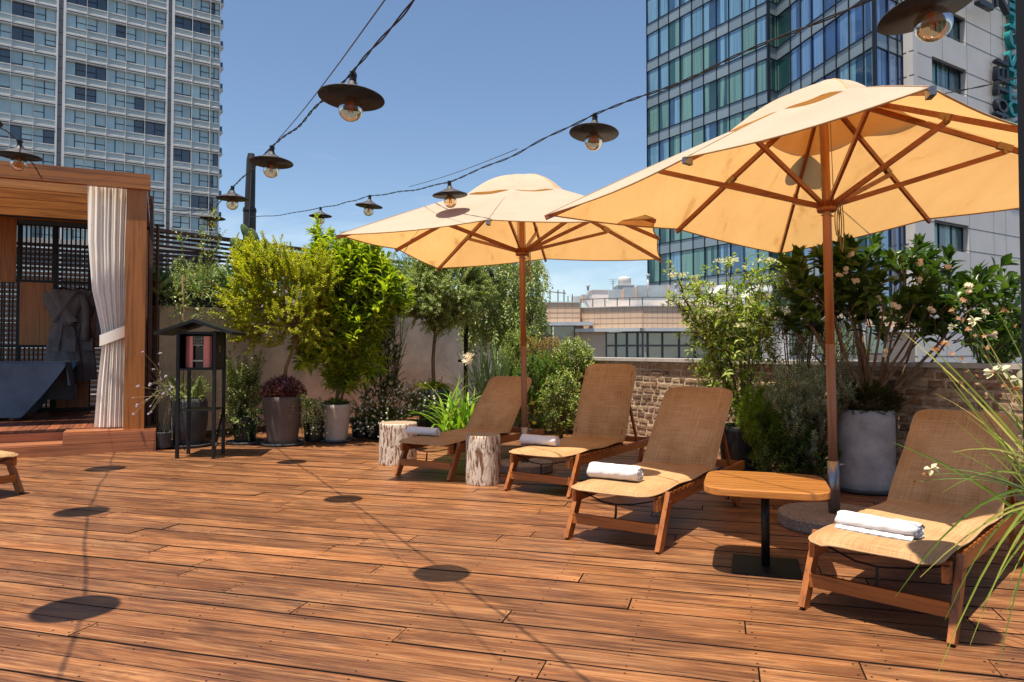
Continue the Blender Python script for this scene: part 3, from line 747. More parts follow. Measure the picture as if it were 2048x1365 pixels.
    boxat('rooftop_cabinet', 'small pale rooftop box under the round water tank', 'machine', 1236, 1268, 572, 582, 47, 2, M['alu'])
    p = at(1249, 572, 47.5); th = thing('water_tank', 'white round water tank on the far roof', 'tank', p)
    m = MB(); m.lathe([(.42, 0), (.42, .5), (.4, .54), (.0, .6)], p, 24); m.build('tank', M['white'], th, True)
    m = MB(); m.lathe([(.43, .2), (.43, .23)], p, 24); m.build('hoop', M['alu'], th)
    scr_x = [(1143, 1162), (1163, 1184), (1217, 1244), (1247, 1270), (1274, 1334), (1338, 1400), (1403, 1470)]
    th = thing('glass_screen_row', 'row of bluish glass screens with peach posts on the roof', 'screen', at(1300, 606, 44))
    for i, (a, b) in enumerate(scr_x):
        y0 = 593-(a-1143)*0.17; pa = at(a, 606, 44); pb = at(b, max(571, y0), 44)
        m = MB(); m.box(pa.x, pb.x, 44, 44.06, pa.z, pb.z); m.build('pane', M['screen'], th)
        m = MB(); m.box(pb.x, pb.x+.12, 43.96, 44.1, pa.z, pb.z+.05); m.build('post', M['tile'], th)
    th = thing('roof_railing', 'thin dark railing along the edge of the peach tiled roof', 'railing', at(1285, 612, 39.9))
    zt = at(1285, 594, Y).z; zb_ = at(1285, 613, Y).z
    m = MB(); a = L1((3.8, -.3, 0)); b = L1((0.1, -.3, 0)); c3 = L2((9, .3, 0))
    m.tube([(a.x, a.y, zt), (b.x, b.y, zt), (c3.x, c3.y, zt)], .03, 6); m.build('rail', M['wire'], th)
    for k in range(12):
        q = a.lerp(b, k/5) if k < 6 else b.lerp(c3, (k-5)/6); m = MB(); m.tube([(q.x, q.y, zb_), (q.x, q.y, zt)], .03, 6); m.build('baluster', M['wire'], th)
    th = thing('roof_upstand', 'low white wall with pale shutters behind the roof railing', 'wall', at(1230, 612, 42))
    m = MB(); a = at(1168, 618, 42); b = at(1274, 601, 42); m.box(a.x, b.x, 42, 42.2, a.z, b.z); a = at(1276, 618, 42); b = at(1480, 600, 42); m.box(a.x, b.x, 42.3, 42.5, a.z, b.z); m.build('panel', M['white'], th)
    for i, (a_, b_, r) in enumerate(((1405, 1470, .8), (1475, 1540, .75))):
        pa = at(a_, 600, 43); pb = at(b_, 600, 43); th = thing('roof_duct', ('large' if i == 0 else 'smaller') + ' silver arched ventilation duct on the far roof ' + ('behind the white flowered shrub' if i == 0 else 'farther right beside the hotel'), 'duct', pa)
        m = MB(); pts = [(pa.x+(pb.x-pa.x)*k/8, 43, pa.z-.6+1.0*sin(pi*min(1, k/5)/2)) for k in range(9)]; m.tube(pts, .5, 14); m.build('duct', M['alu'], th, True)
    th = thing('steel_pergola', 'thin grey steel canopy frame on the far roof left of the cabinets', 'frame', at(1115, 606, 42)); m = MB()
    for px in (1100, 1116, 1128): p = at(px, 606, 42); m.tube([p, (p.x, 42, p.z+.75)], .035, 6)
    p = at(1092, 583, 42); q = at(1132, 587, 42); m.tube([p, q], .035, 6); p = at(1136, 606, 42); m.tube([(p.x, 42, p.z), (p.x, 42, p.z+.4), (p.x+.25, 42, p.z+.5), (p.x+.25, 42, p.z)], .03, 6)
    m.build('frame', M['wire'], th)
    th = thing('roof_aerial', 'thin branched aerial on the far roof near the round tank', 'aerial', at(1222, 590, 45)); m = MB(); p = at(1226, 590, 45); q = at(1226, 560, 45); m.tube([p, q], .02, 5)
    for k in (0, .12, .24): m.tube([(q.x-.25+k*.5, 45, q.z-k), (q.x+.25-k*.5, 45, q.z-k)], .012, 4)
    m.build('mast', M['wire'], th)
    for px, py, h, lab in ((1176, 604, .9, 'short grey vent pipe with a cap left of the white cabinet'), (1296, 596, 1.3, 'taller grey vent pipe right of the water tank'), (1352, 598, .8, 'stubby grey vent pipe before the glass screens')):
        p = at(px, py, 42.8); th = thing('vent_pipe', lab, 'pipe', p, group='vent pipes on the far roof'); m = MB(); m.tube([p, p+Vector((0, 0, h))], .07, 8); m.build('pipe', M['alu'], th, True); m = MB(); m.lathe([(.13, h), (.12, h+.08), (.0, h+.13)], p, 12); m.build('cap', M['alu'], th)
    # pale low block between office and hotel
    th = thing('pale_annex', 'pale low annex building behind the leafy shrubs beside the hotel', 'building', at(1620, 690, 36)); m = MB()
    a = at(1560, 640, 37); b = at(1750, 640, 34)
    m.box(a.x, b.x+1, 37, 40, -22, a.z, 0); m.box(a.x-.1, b.x+1.1, 36.9, 40.1, a.z, a.z+.12, 1); m.build('wall', [M['h_clad'], M['alu']], th)
    for k in range(4):
        x = a.x+.5+k*1.3; m = MB(); m.box(x, x+1.0, 36.93, 36.97, a.z-1.7, a.z-.4, 0); m.box(x-.05, x+1.05, 36.95, 36.99, a.z-1.78, a.z-.32, 1); m.build('window', [M['o_glass2'], M['o_frame']], th)
office()
# ------------------------------------------------------------ pergola with massage area
PF = 0.27                                      # platform height
M['purlin'] = wood('purlin_wood', (0.50, 0.22, 0.06), (0.24, 0.09, 0.025), 0.5, 'X', 0.8, 0.1)  # paler than the larch beams: a sunlit look put into the colour
def pergola():
    t = thing('wooden_platform', 'raised reddish timber platform with two steps under the pergola', 'platform', PG((0, 0, 0)))
    st = MB(PG); st.box(-6, 1.62, 0.0, 0.03, 0.0, 0.125); st.box(-6, 0.62, 0.03, 0.42, 0.10, 0.135); st.box(-6, .62, 0.42, 0.45, .135, PF-.03)
    st.box(0.63, 1.62, 0.005, 0.035, 0.13, PF-.02); st.box(1.59, 1.62, .035, .6, 0, PF-.02); st.box(.63, 1.62, .03, .55, PF-.018, PF)
    o = st.build('step', wood('step_wood', (0.36, 0.14, 0.06), (0.17, 0.06, 0.028), 0.45, 'X', 0.8, 0.1), t, local=False)
    o.data.transform(Matrix.Rotation(-PG.ang, 4, 'Z')); o.rotation_euler = (0, 0, PG.ang)
    fl = MB(PG)
    for k in range(54):
        x = -6+k*.142
        if x < .62: fl.box(x, x+.134, 0.45, 4.0, PF-.025, PF)
        else: fl.box(x, x+.134, .56, 4.0, PF-.025, PF)
    o = fl.build('floor_boards', wood('floor_wood', (0.26, 0.085, 0.035), (0.10, 0.035, 0.016), 0.45, 'Y', 0.8, 0.1), t)
    o.data.transform(Matrix.Rotation(-PG.ang, 4, 'Z')); o.rotation_euler = (0, 0, PG.ang)
    t = thing('pergola', 'orange brown timber pergola with louvred roof over massage tables', 'pergola', PG((1.3, .16, PF)))
    xp = PG.hit(270, 600, .15)[0]
    def rot(o):
        o.data.transform(Matrix.Rotation(-PG.ang, 4, 'Z')); o.rotation_euler = (0, 0, PG.ang); return o
    x0, x1 = PG.hit(250, 600, .03)[0], PG.hit(291, 600, .03)[0]
    ztop = PG.hit(250, 345, .0)[1]
    m = MB(PG); zb = ztop-.19
    m.box(x0, x1, .05, .28, PF, zb); rot(m.build('post', M['larchz'], t))
    m = MB(PG); m.box(-6, x1+.04, .0, .10, zb+.002, ztop); rot(m.build('beam', M['larch'], t))
    m = MB(PG); m.box(x1-.08, x1, .102, 3.7, zb-.02, ztop-.02); rot(m.build('side_beam', M['larch'], t))
    for k in range(5):
        y = .72+k*.72; m = MB(PG); m.box(-6, x0-.02, y, y+.05, zb+.02, zb+.16); rot(m.build('purlin', M['purlin'], t))
    m = MB(PG)
    for k in range(5): y = .77+k*.72; m.box(-6, x1+.02, y, min(y+.615, 3.75), zb+.17, zb+.19)
    m.build('roof_boards', M['larch'], t)
    m = MB(PG); m.box(x1+.03, x1+.07, .4, 3.7, 0, zb); m.build('side_screen', M['slat'], t)
    # back lattice with panels
    BK = Fr(PG((0, 3.6, PF)), PG.d.x, PG.d.y)
    zt = zb-PF
    m = MB(BK); m.box(-5, 1.7, -.03, .03, 0, .06); m.box(-5, 1.7, -.03, .03, zt-.02, zt+.06)
    zs = [BK.hit(70, y)[1] for y in (435, 563, 693)]
    for z in zs: m.box(-5, 1.7, -.025, .025, z-.02, z+.02)
    for px in (37, 110, 180): x = BK.hit(px, 600)[0]; m.box(x-.025, x+.025, -.028, .028, .06, zt)
    m.build('lattice_frame', M['black'], t)
    for px in list(range(42, 180, 9)) + [2, 9, 17, 25]:
        x = BK.hit(px+((px*7) % 3), 600)[0]; m = MB(BK); m.box(x-.012, x+.012, -.012, .012, .06, zt); m.build('lattice_bar', M['black'], t)
    for a, b, c, d in ((-60, 35, 562, 438), (39, 107, 690, 567), (183, 232, 692, 590), (113, 179, 816, 696)):
        xa, za = BK.hit(a, c); xb, zb_ = BK.hit(b, d); m = MB(BK); m.box(xa, xb, -.05, -.03, max(za, .03), zb_, 0)
        rot(m.build('wood_panel', M['panel'], t))
    # slat fence further back
    t2 = thing('slat_fence', 'horizontal slat fence with pale capping behind the pergola lattice', 'fence', PG((0, 5.4, 0)))
    B2 = Fr(PG((0, 5.2, 0)), PG.d.x, PG.d.y); ztp = B2.hit(60, 486)[1]
    m = MB(B2)
    z = .2
    while z < ztp-.05: m.box(-6, 2.6, 0, .02, z, z+.055); z += .085
    m.build('slat_panel', M['slat'], t2)
    m = MB(B2); m.box(-6, 2.6, -.06, .08, ztp, ztp+.09); m.build('capping', M['coping'], t2)
    for x in (-3.1, -1.6, -.1, 1.4): m = MB(B2); m.box(x, x+.08, -.05, -.003, 0, ztp); m.build('post', M['slat'], t2)
    # curtain
    t3 = thing('curtain', 'long cream curtain gathered with a tie at the pergola post', 'curtain', PG((.9, .35, PF)))
    def cur(v):                                # v: 0 top..1 bottom -> left px, right px, y px
        tab = [(0, 175, 260, 366), (.25, 176, 256, 480), (.45, 184, 253, 580), (.62, 201, 250, 655), (.67, 203, 250, 672), (.72, 204, 250, 690), (.85, 195, 251, 770), (1, 188, 250, 855)]
        for (a, l0, r0, y0), (b, l1, r1, y1) in zip(tab, tab[1:]):
            if v <= b: k = (v-a)/(b-a); return l0+(l1-l0)*k, r0+(r1-r0)*k, y0+(y1-y0)*k
    m = MB(); NU, NV = 120, 40; P = []
    for i in range(NV+1):
        v = i/NV; l, r, y = cur(v); row = []
        for j in range(NU+1):
            u = j/NU; amp = (.014+.012*abs(v-.67)) * (1-.4*math.exp(-((v-.67)/.08)**2))
            ph = u**1.5*2*pi*5.2 + .5*sin(v*3) + .7*sin(u*5+v); d = .27 + amp*sin(ph) + .02*sin(ph*2.3+1+v*2)
            s, z = PG.hit(l+(r-l)*u, y, d)
            row.append(PG((s, d, z)))
        P.append(row)
    m.grid(P); c = m.build('curtain_cloth', M['curtain'], t3, True)
    m = MB(); P = []
    for i, y0 in enumerate((-9, -4, 4, 9)):
        row = []
        for j in range(21):
            u = j/20; px = 199+u*53; py = 682-u*20+y0*1.25; d = .20-.03*sin(pi*u)
            s, z = PG.hit(px, py, d); row.append(PG((s, d, z)))
        P.append(row)
    m.grid(P); m.build('tie_band', M['curtain'], c, True)
    # massage tables and sheets
    def mtable(pxc, Y0, lab, labs, front):
        o = at(pxc, 730, Y0); fr = Fr((o.x, o.y, PF), PG.d.x, PG.d.y)
        t4 = thing('massage_table', lab, 'table', (o.x, o.y, PF)); L, Wd, H = 1.9, .7, .80
        m = MB(fr); m.box(-L, 0, 0, Wd, H-.08, H-.01); m.build('table_top', M['black'], t4)
        for sx in (-.62, -L+.3):
            for sy in (.07, Wd-.07): m = MB(fr); m.bar((sx, sy, 0), (sx+(.03 if sx > -1 else -.03), sy, H-.08), .045, .045, up=(1, 0, 0)); m.build('leg', M['panel'], t4)
        t5 = thing('blue_sheet', labs, 'sheet', (o.x, o.y, PF+H)); m = MB(fr)
        P = []; rr = random.Random(4)
        NX, NY = 60, 46
        for i in range(NX+1):
            row = []; x = -L-.05 + (L+.42)*i/NX
            for j in range(NY+1):
                s_ = -.80 + (Wd+1.4)*j/NY
                xo = max(0, x-.02); yo = max(0, -s_-.0); yb = max(0, s_-Wd)
                # drape: everything beyond an edge hangs down
                dx = min(x, .02)+min(xo, 1)*.16; dy = s_ if 0 <= s_ <= Wd else (-.02-yo*.10 if s_ < 0 else Wd+.02+yb*.1)
                yo *= (1+.05*sin(x*2+1))*max(.0, min(1, (.06-x)/.55))**.9; drop = math.hypot(xo, max(yo, yb)) if xo > 0 and max(yo, yb) > 0 else max(xo, yo, yb)
                ph = (x*9+math.sin(x*3)*1.2) if yo > xo or yb > xo else s_*9
                fold = .026*min(1, drop*2.2)*sin(ph*.8+.4)
                z = H+.004 - max(0, drop-.01)*.97 + .003*sin(x*5+s_*3)
                if drop > .0 and (yo > xo or yb > xo): dy += fold*(-1 if s_ < 0 else 1)
                elif drop > 0: dx += fold
                row.append((dx, dy, max(z, .04)))
            P.append(row)
        m.grid(P); m.build('sheet', M['sheet'], t5, True)
    mtable(128, 10.35, 'massage table nearest the deck with its wooden leg showing', 'blue grey sheet draped over the nearer massage table', True)
    mtable(150, 11.3, 'second massage table standing behind the nearer one', 'blue grey sheet on the farther massage table', False)
    # robes
    def robe(px, lab, d, sc, sleeve):
        s, z = BK.hit(px, 580, d); top = BK((s, d, z)); t6 = thing('bathrobe', lab, 'robe', (top.x, top.y, top.z-1.2))
        fr = Fr((top.x, top.y, top.z), PG.d.x, PG.d.y)
        tab = [(0.00, .10, .05), (-.03, .22, .07), (-.09, .30, .08), (-.2, .27, .10), (-.36, .20, .09), (-.50, .15, .07), (-.56, .13, .06), (-.62, .17, .08), (-.85, .22, .09), (-1.2, .26, .10), (-1.45, .28, .1)]
        m = MB(fr); P = []
        for k, (z_, a, b_) in enumerate(tab):
            row = []
            for j in range(49):
                an = 2*pi*j/48; f = 1+.10*sin(an*7+z_*2)*min(1, -z_*2)+.05*sin(an*13+z_*5)
                row.append((a*sc*cos(an)*(1+.02*sin(z_*30)), b_*sin(an)*f, z_))
            P.append(row)
        m.grid(P); body = m.build('robe_body', M['robe'], t6, True)
        for sd in (-1, 1):                                      # crossed collar bands
            m = MB(fr); P = []
            for k in range(15):
                u = k/14; x = sd*(.16-.30*u)*sc; zc = -.02-.50*u; y = -.085-.012*sin(pi*u)-(.012 if sd > 0 else 0)
                P.append([(x-.055*sc, y+.01, zc-.03), (x-.02, y-.014, zc), (x+.03, y-.012, zc+.015), (x+.065*sc, y+.012, zc+.03)])
            m.grid(P); m.build('collar', M['robe'], t6, True)
        m = MB(fr); m.tube([( -.14*sc, -.03, -.545), (0, -.088, -.56), (.14*sc, -.03, -.545)], .025, 8); m.tube([(.0, -.10, -.56), (-.03, -.12, -.75), (-.05, -.12, -.95)], .014, 6); m.build('belt', M['robe'], t6, True)
        for sd in sleeve:
            m = MB(fr); m.tube([(sd*.24*sc, 0, -.07), (sd*.30*sc, -.02, -.25), (sd*.31*sc, -.03, -.5), (sd*.30*sc, -.02, -.8)], [.06, .062, .06, .07], 12); m.build('sleeve', M['robe'], t6, True)
        for sd in (-1, 1):
            m = MB(fr); m.box(sd*.11-.07, sd*.11+.07, -.125, -.11, -.98, -.78); m.build('pocket', M['robe'], t6)
        m = MB(fr); m.tube([(-.2*sc, 0, -.05), (-.08, 0, 0), (0, 0, .03), (.08, 0, 0), (.2*sc, 0, -.05)], .014, 6); m.tube([(0, 0, .03), (0, 0, .08), (.02, 0, .11), (-.02, 0, .12)], .006, 6); m.build('hanger', M['black'], t6)
    robe(163, 'dark grey bathrobe hanging half hidden behind the front robe', -.09, .85, (1,))
    robe(128, 'dark grey bathrobe with crossed collar hanging in front on a black hanger', -.22, 1.0, (1,))
pergola()

# ------------------------------------------------------------ stand with roof and the water dispenser
def stand():
    o = G(354, 918); fr = Fr((o.x, o.y), 1.0, 0.02); W_, D_ = .415, .40
    t = thing('roofed_stand', 'black metal stand with pitched roof holding the red water dispenser', 'stand', (o.x, o.y, 0))
    fr2 = lambda q: fr((q[0]-q[1]*.1, q[1], q[2]))
    for x in (0, W_):
        for y in (0, D_): m = MB(fr2); m.box(x-.018, x+.018, y-.018, y+.018, 0, 1.47); m.build('leg', M['black'], t)
    m = MB(fr2); m.box(-.02, W_+.02, -.02, D_+.02, 1.015, 1.035); m.build('shelf', M['black'], t)
    m = MB(fr2); m.box(.018, W_-.018, -.0, D_, .545, .56); m.build('shelf', M['black'], t)
    for x in (-.012, W_+.0): m = MB(fr2); m.box(x, x+.012, .02, D_-.02, 1.036, 1.45); m.build('side_panel', M['black'], t)
    m = MB(fr2); m.box(0, W_, D_-.02, D_-.008, 1.036, 1.47); m.build('back_panel', M['black'], t)
    m = MB(fr2); m.box(0, W_, -.016, .016, 1.43, 1.46); m.build('lintel', M['black'], t); m = MB(fr2); m.bar((W_, D_, .54), (W_, 0.0, .05), .02, .03); m.build('brace', M['black'], t)
    cx_ = W_/2
    for sd in (-1, 1):
        m = MB(fr2); a = [(cx_, 1.60), (cx_+sd*.44, 1.455)]
        vs = []
        for y in (-.14, D_+.10):
            vs += [(a[0][0], y, a[0][1]), (a[1][0], y, a[1][1]), (a[1][0], y, a[1][1]-.035), (a[0][0], y, a[0][1]-.038)]
        m.add(vs, [(0, 1, 2, 3), (7, 6, 5, 4), (0, 4, 5, 1), (1, 5, 6, 2), (2, 6, 7, 3), (3, 7, 4, 0)]); m.build('roof_panel', M['black'], t)
    m = MB(fr2); m.box(W_+.013, W_+.02, .12, .17, 1.22, 1.30); m.build('socket', M['steel'], t)
    d = thing('water_dispenser', 'red and black water dispenser inside the roofed black stand', 'dispenser', fr2((cx_, .15, 1.036)))
    red = plain('red_gloss', (0.62, 0.20, 0.17), 0.18, 0.2, 0.04, 2, 0); blk = plain('black_gloss', (0.008, 0.008, 0.009), 0.12, 0, 0.1, 2, 0)
    m = MB(fr2); m.box(.06, W_-.06, .10, .36, 1.038, 1.41); m.build('body', blk, d)
    for sd in (-1, 1):
        m = MB(fr2); pr = []
        for k in range(9):
            u = k/8; x = cx_+sd*(.062+.088*u); pr.append((x, .06+.03*u**2.5))
        P = [[(x, y, z) for x, y in pr] for z in (1.045, 1.10, 1.36, 1.405)]; m.grid(P); m.box(min(pr[0][0], pr[-1][0])+.004, max(pr[0][0], pr[-1][0])-.004, .094, .12, 1.045, 1.40); m.build('front_panel', red, d, True)
    m = MB(fr2); m.box(cx_-.058, cx_+.058, .055, .1, 1.31, 1.41, 0); m.box(cx_-.03, cx_+.03, .052, .0545, 1.35, 1.385, 1)
    for i, x in enumerate((-.042, .042)):
        for z in (1.335, 1.375): m.box(cx_+x-.005, cx_+x+.005, .0525, .0545, z, z+.01, 2 if i == 0 else 3)
    for x in (-.02, .0, .02): m.box(cx_+x-.003, cx_+x+.003, .0525, .0545, 1.325, 1.331, 3)
    m.build('control_panel', [blk, plain('display', (0.03, 0.05, 0.07), .1, 0, .1, 2, 0), red, M['white']], d)
    m = MB(fr2); m.box(cx_-.058, cx_+.058, .05, .1, 1.30, 1.308, 0); m.tube([fr2((0,0,0))*0+Vector((cx_, .075, 1.305)), Vector((cx_, .075, 1.285))], .01, 8, 0); m.box(cx_-.06, cx_+.06, .045, .1, 1.115, 1.13, 0); m.build('drip_tray', [M['steel']], d)
stand()

# ------------------------------------------------------------ log stools, table
def log(px, py, r, h, lab, seed):
    c = G(px, py); c.y += r*.92; c.x = c.x*(c.y)/(c.y-r*.92); rr = random.Random(seed); ph = [rr.uniform(0, 6) for _ in range(6)]
    t = thing('log_stool', lab, 'stool', (c.x, c.y, 0), group='peeled log stools beside the loungers')
    jit = lambda a, z: 1+.025*sin(2*a+ph[0])+.018*sin(3*a+ph[1]+z*2)+.008*sin(9*a+ph[2]+z*5)+.006*sin(17*a+ph[3]+z*9)
    m = MB(); m.lathe([(r*.99, 0.0)]+[(r, .01+(h-.02)*k/10) for k in range(11)]+[(r*.975, h)], (c.x, c.y, 0), 56, 0, jit); m.build('bark', M['bark'], t, True)
    m = MB(); m.lathe([(r*.974, h+.0005), (r*.9, h+.002), (.001, h+.001)], (c.x, c.y, 0), 56, 0, jit); m.build('sawn_top', M['rings'], t)
log(796, 933, .20, .45, 'wide peeled log stool left of the first lounger', 1)
log(966, 973, .163, .455, 'narrow peeled log stool between the first two loungers', 2)
def table():
    c = Vector((1.46, 4.22, 0)); ang = radians(-18)
    t = thing('side_table', 'small wooden table with rounded corners on a black pedestal', 'table', c, ang)
    m = MB(); n = 64; prof = [(0.985, .452), (1.0, .456), (1.0, .488), (.99, .494)]; vs = []
    for k, z in prof:
        for i in range(n):
            a = 2*pi*i/n; e = 5.2; x = abs(cos(a))**(2/e)*math.copysign(1, cos(a)); y = abs(sin(a))**(2/e)*math.copysign(1, sin(a)); w_ = 1
            vs.append((x*.335*k, y*.315*k, z))
    fs = [(j*n+i, j*n+(i+1) % n, (j+1)*n+(i+1) % n, (j+1)*n+i) for j in range(3) for i in range(n)] + [tuple(range(n))[::-1]]
    # plank strips on top
    m.add(vs, fs)
    top = [Vector(v) for v in vs[3*n:4*n]]
    m.add(top, [tuple(range(n))])
    o = m.build('table_top', M['tabletop'], t, local=True)
    m = MB()
    for k in range(-4, 5):
        y = k*.068; xw = .33*(1-abs(y/.315)**4.6)**(1/4.6)-.004; m.box(-xw, xw, y-.0009, y+.0009, .4942, .4948)
    m.build('plank_seams', M['slat'], t, local=True)
    m = MB(); m.tube([(0, 0, .012), (0, 0, .452)], .024, 16); m.build('pedestal', M['black'], t, True, local=True)
    m = MB(); m.box(-.185, .185, -.185, .185, 0.0, .012); m.build('base_plate', M['black'], t, local=True); m = MB(); m.box(-.10, .10, -.10, .10, .445, .4515); m.build('top_bracket', M['black'], t, local=True)
table()

# ------------------------------------------------------------ loungers
def lounger(mid, deg, back, lab, towel=None):
    a = radians(deg); t = thing('sun_lounger', lab, 'sun lounger', (mid[0], mid[1], 0), -a, 'teak sun loungers with brown woven cushions')
    W = .60; hx = W/2; B = radians(back); hinge = 1.17; zc = .335; BL = .80
    for sd in (-1, 1):
        m = MB(); x = sd*(hx-.015); m.box(x-.014, x+.014, .03, 1.98, .245, .315); m.build('rail', M['teakY'], t, local=True)
        m = MB(); x = sd*(hx+.016); m.bar((x, .0, 0), (x, .19, .335), .066, .03, up=(1, 0, 0)); m.build('leg', M['teakz'], t, local=True)
        m = MB(); m.tube([(x+sd*.014, .165, .285), (x+sd*.0185, .165, .285)], .009, 10); m.build('bolt', M['brass'], t, local=True)
        m = MB(); m.bar((sd*(hx-.045), 1.62, .05), (sd*(hx-.045), 1.72, .29), .055, .025, up=(1, 0, 0)); m.build('rear_leg', M['teakz'], t, local=True)
        m = MB(); c = Vector((sd*(hx+.016), 1.66, .085)); m.tube([c-Vector((.014, 0, 0)), c+Vector((.014, 0, 0))], .085, 28); m.build('wheel', M['teakz'], t, local=True)
        m = MB(); p0 = Vector((sd*(hx-.055), hinge, .30)); p1 = p0+Vector((0, cos(B), sin(B)))*(BL+.01); m.bar(p0, p1, .05, .028, up=(1, 0, 0)); m.build('back_rail', M['teakY'], t, local=True)
        m = MB(); q = p0.lerp(p1, .62); m.bar(q, (q.x, min(1.9, q.y+.22), .29), .03, .02, up=(1, 0, 0)); m.build('prop', M['teakz'], t, local=True)
    m = MB(); m.box(-hx, hx, .035, .06, .10, .165); m.build('crossbar', M['teak'], t, local=True)
    m = MB(); m.box(-hx+.03, hx-.03, 1.94, 1.965, .25, .31); m.build('crossbar', M['teak'], t, local=True)
    m = MB()
    for k in range(13):
        y = .06+k*.088; m.box(-hx+.001, hx-.001, y, y+.06, .3165, .33)
    m.build('seat_slats', M['teak'], t, local=True)
    m = MB(); n = Vector((0, -sin(B), cos(B))); d = Vector((0, cos(B), sin(B)))
    for k in range(9):
        p = Vector((0, hinge, .30))+d*(.05+k*.088)+n*.028; m.bar(p-Vector((hx-.04, 0, 0)), p+Vector((hx-.04, 0, 0)), .06, .012, up=tuple(n))
    m.build('back_slats', M['teak'], t, local=True)
    # cushion: path along seat then up the back
    path = []; Ls = hinge+.06; Lt = Ls+BL
    def pt(s):
        R = .10; tl = R*math.tan(B/2); s0 = Ls-tl; arc = R*B
        if s < s0: return Vector((0, -.06+s, zc+.022)), Vector((0, 1, 0))
        if s < s0+arc: b = (s-s0)/R; return Vector((0, -.06+s0+R*sin(b), zc+.022+R*(1-cos(b)))), Vector((0, cos(b), sin(b)))
        e = s-s0-arc; return Vector((0, -.06+s0+R*sin(B)+e*cos(B), zc+.022+R*(1-cos(B))+e*sin(B))), Vector((0, cos(B), sin(B)))
    NS, NX = 90, 22; top = []; bot = []; pip = [[], []]
    hw0 = hx-.012; rc = .085; rr = random.Random(int(deg*10)); wob = [rr.uniform(0, 6) for _ in range(5)]
    for i in range(NS+1):
        s = Lt*i/NS; e = min(s, Lt-s); hw = hw0-(rc-math.sqrt(max(0, rc*rc-(rc-e)**2)) if e < rc else 0)
        c, tg = pt(s); nn = Vector((0, -tg.z, tg.y)); r1 = []; r2 = []
        edge = min(1, e/.03)**.5
        for j in range(NX+1):
            u = -1+2*j/NX; prof = (1-abs(u)**7)**.5
            th = .021*prof*edge*(1+.10*sin(s*9+wob[0])+.12*sin(s*23+u*4+wob[1])*.4) - .012*math.exp(-((s-Ls)/.03)**2)
            sag = -.004*cos(u*pi/2)
            droop = -.012*max(0, 1-s/.10)**2 - .012*(abs(u)**8)*(.5+.5*sin(s*11+wob[2]))
            p = c+Vector((u*hw, 0, 0)); r1.append(p+nn*(th+sag+droop)); r2.append(p+nn*(-.020*prof*edge+sag*.5+droop))
        top.append(r1); bot.append(r2[::-1]); pip[0].append(top[-1][0]); pip[1].append(top[-1][-1])
    m = MB(); m.grid(top); m.grid(bot); cu = m.build('cushion', M['cushion'], t, True, local=True)
    me = cu.data
    m = MB(); loop = pip[0] + [top[-1][j] for j in range(2, NX-1, 2)] + pip[1][::-1] + [top[0][j] for j in range(NX-2, 1, -2)]
    m.tube(loop, .0045, 6, closed=True); m.build('piping', M['piping'], cu, True, local=True)
    m = MB(); m.tube([(-hx+.02, .10, .31), (-.1, .08, .255), (.0, .07, .25), (.12, .09, .262), (hx-.02, .12, .30)], .005, 6); m.tube([(0, .07, .25), (.004, .06, .20), (-.004, .055, .13)], [.006, .008, .009], 6)
    m.box(hx-.002, hx+.001, .10, .135, .24, .35); m.box(-hx-.001, -hx+.002, .10, .135, .24, .35); m.build('strap', M['black'], t, local=True)
    if towel:
        w_, l_, ln, r, lab2, flat = towel
        p = Vector((w_*cos(a)+l_*sin(a), -w_*sin(a)+l_*cos(a), 0)) + Vector((mid[0], mid[1], zc+.043))
        tw = thing('rolled_towel', lab2, 'towel', p, -a+rr.uniform(-.06, .06), 'white rolled towels on the loungers')
        m = MB(); P = []; NT = 36
        for i in range(41):
            u = i/40; x = -ln/2+ln*u; e = min(u, 1-u)*ln; k = 1-.16*max(0, 1-e/.02)**2; row = []
            for j in range(NT+1):
                an = 2*pi*j/NT; rr_ = r*k*(1+.03*sin(2*an+u*3)+.015*sin(an*5+u*20)+.01*sin(u*40+an*3))
                sq = (abs(cos(an))**.9*math.copysign(1, cos(an))*1.18, sin(an)*flat)
                row.append((x+.006*sin(an*3), sq[0]*rr_, max(0.001, r*flat+sq[1]*rr_)))
            P.append(row)
        m.grid(P); body = m.build('roll', M['towel'], tw, True, local=True)
        m = MB()                                            # spiral ends and the loose edge
        for sx in (-1, 1):
            sp = []
            for k in range(60):
                q = k/59; an = q*2*pi*2.8+.6; rad = r*(.12+.80*q); sp.append((sx*(ln/2-.004+.004*sin(k)), 1.12*rad*cos(an), r*flat+rad*flat*sin(an)))
            m.tube(sp, .0055, 5)
            vs = [(sx*(ln/2-.010), 1.1*r*.93*cos(2*pi*k/24), r*flat+r*.93*flat*sin(2*pi*k/24)) for k in range(24)]; m.add(vs, [tuple(range(24))])
        m.build('spiral_end', M['towel'], tw, True, local=True)
        m = MB(); P = [[(-ln/2+.01+(ln-.02)*i/20, -r*1.17-.012*k+.002*sin(i*1.3), .004+.006*(2-k)+.0015*sin(i*2+k)) for i in range(21)] for k in range(3)]; m.grid(P)
        m.grid([[(q[0], q[1], q[2]-.005) for q in row] for row in P]); 
        if flat < .75: m.build('loose_edge', M['towel'], tw, True, local=True)
    return t
M['brass'] = plain('bracket_metal', (0.30, 0.20, 0.11), 0.35, 0.8, 0.1, 5, 0.1)
M['teakY'] = wood('teak_rail', (0.33, 0.105, 0.018), (0.15, 0.04, 0.008), 0.42, 'Y', 1.0, 0.15)
lounger((-.868, 7.10), 30, 46, 'sun lounger farthest left of the row between the two log stools', (-.22, .30, .37, .052, 'white rolled towel on the lounger between the log stools', .78))
lounger((.218, 6.33), 33, 66, 'sun lounger with the most upright backrest second in the row', (-.17, .33, .37, .055, 'white rolled towel on the lounger with the upright backrest', .8))
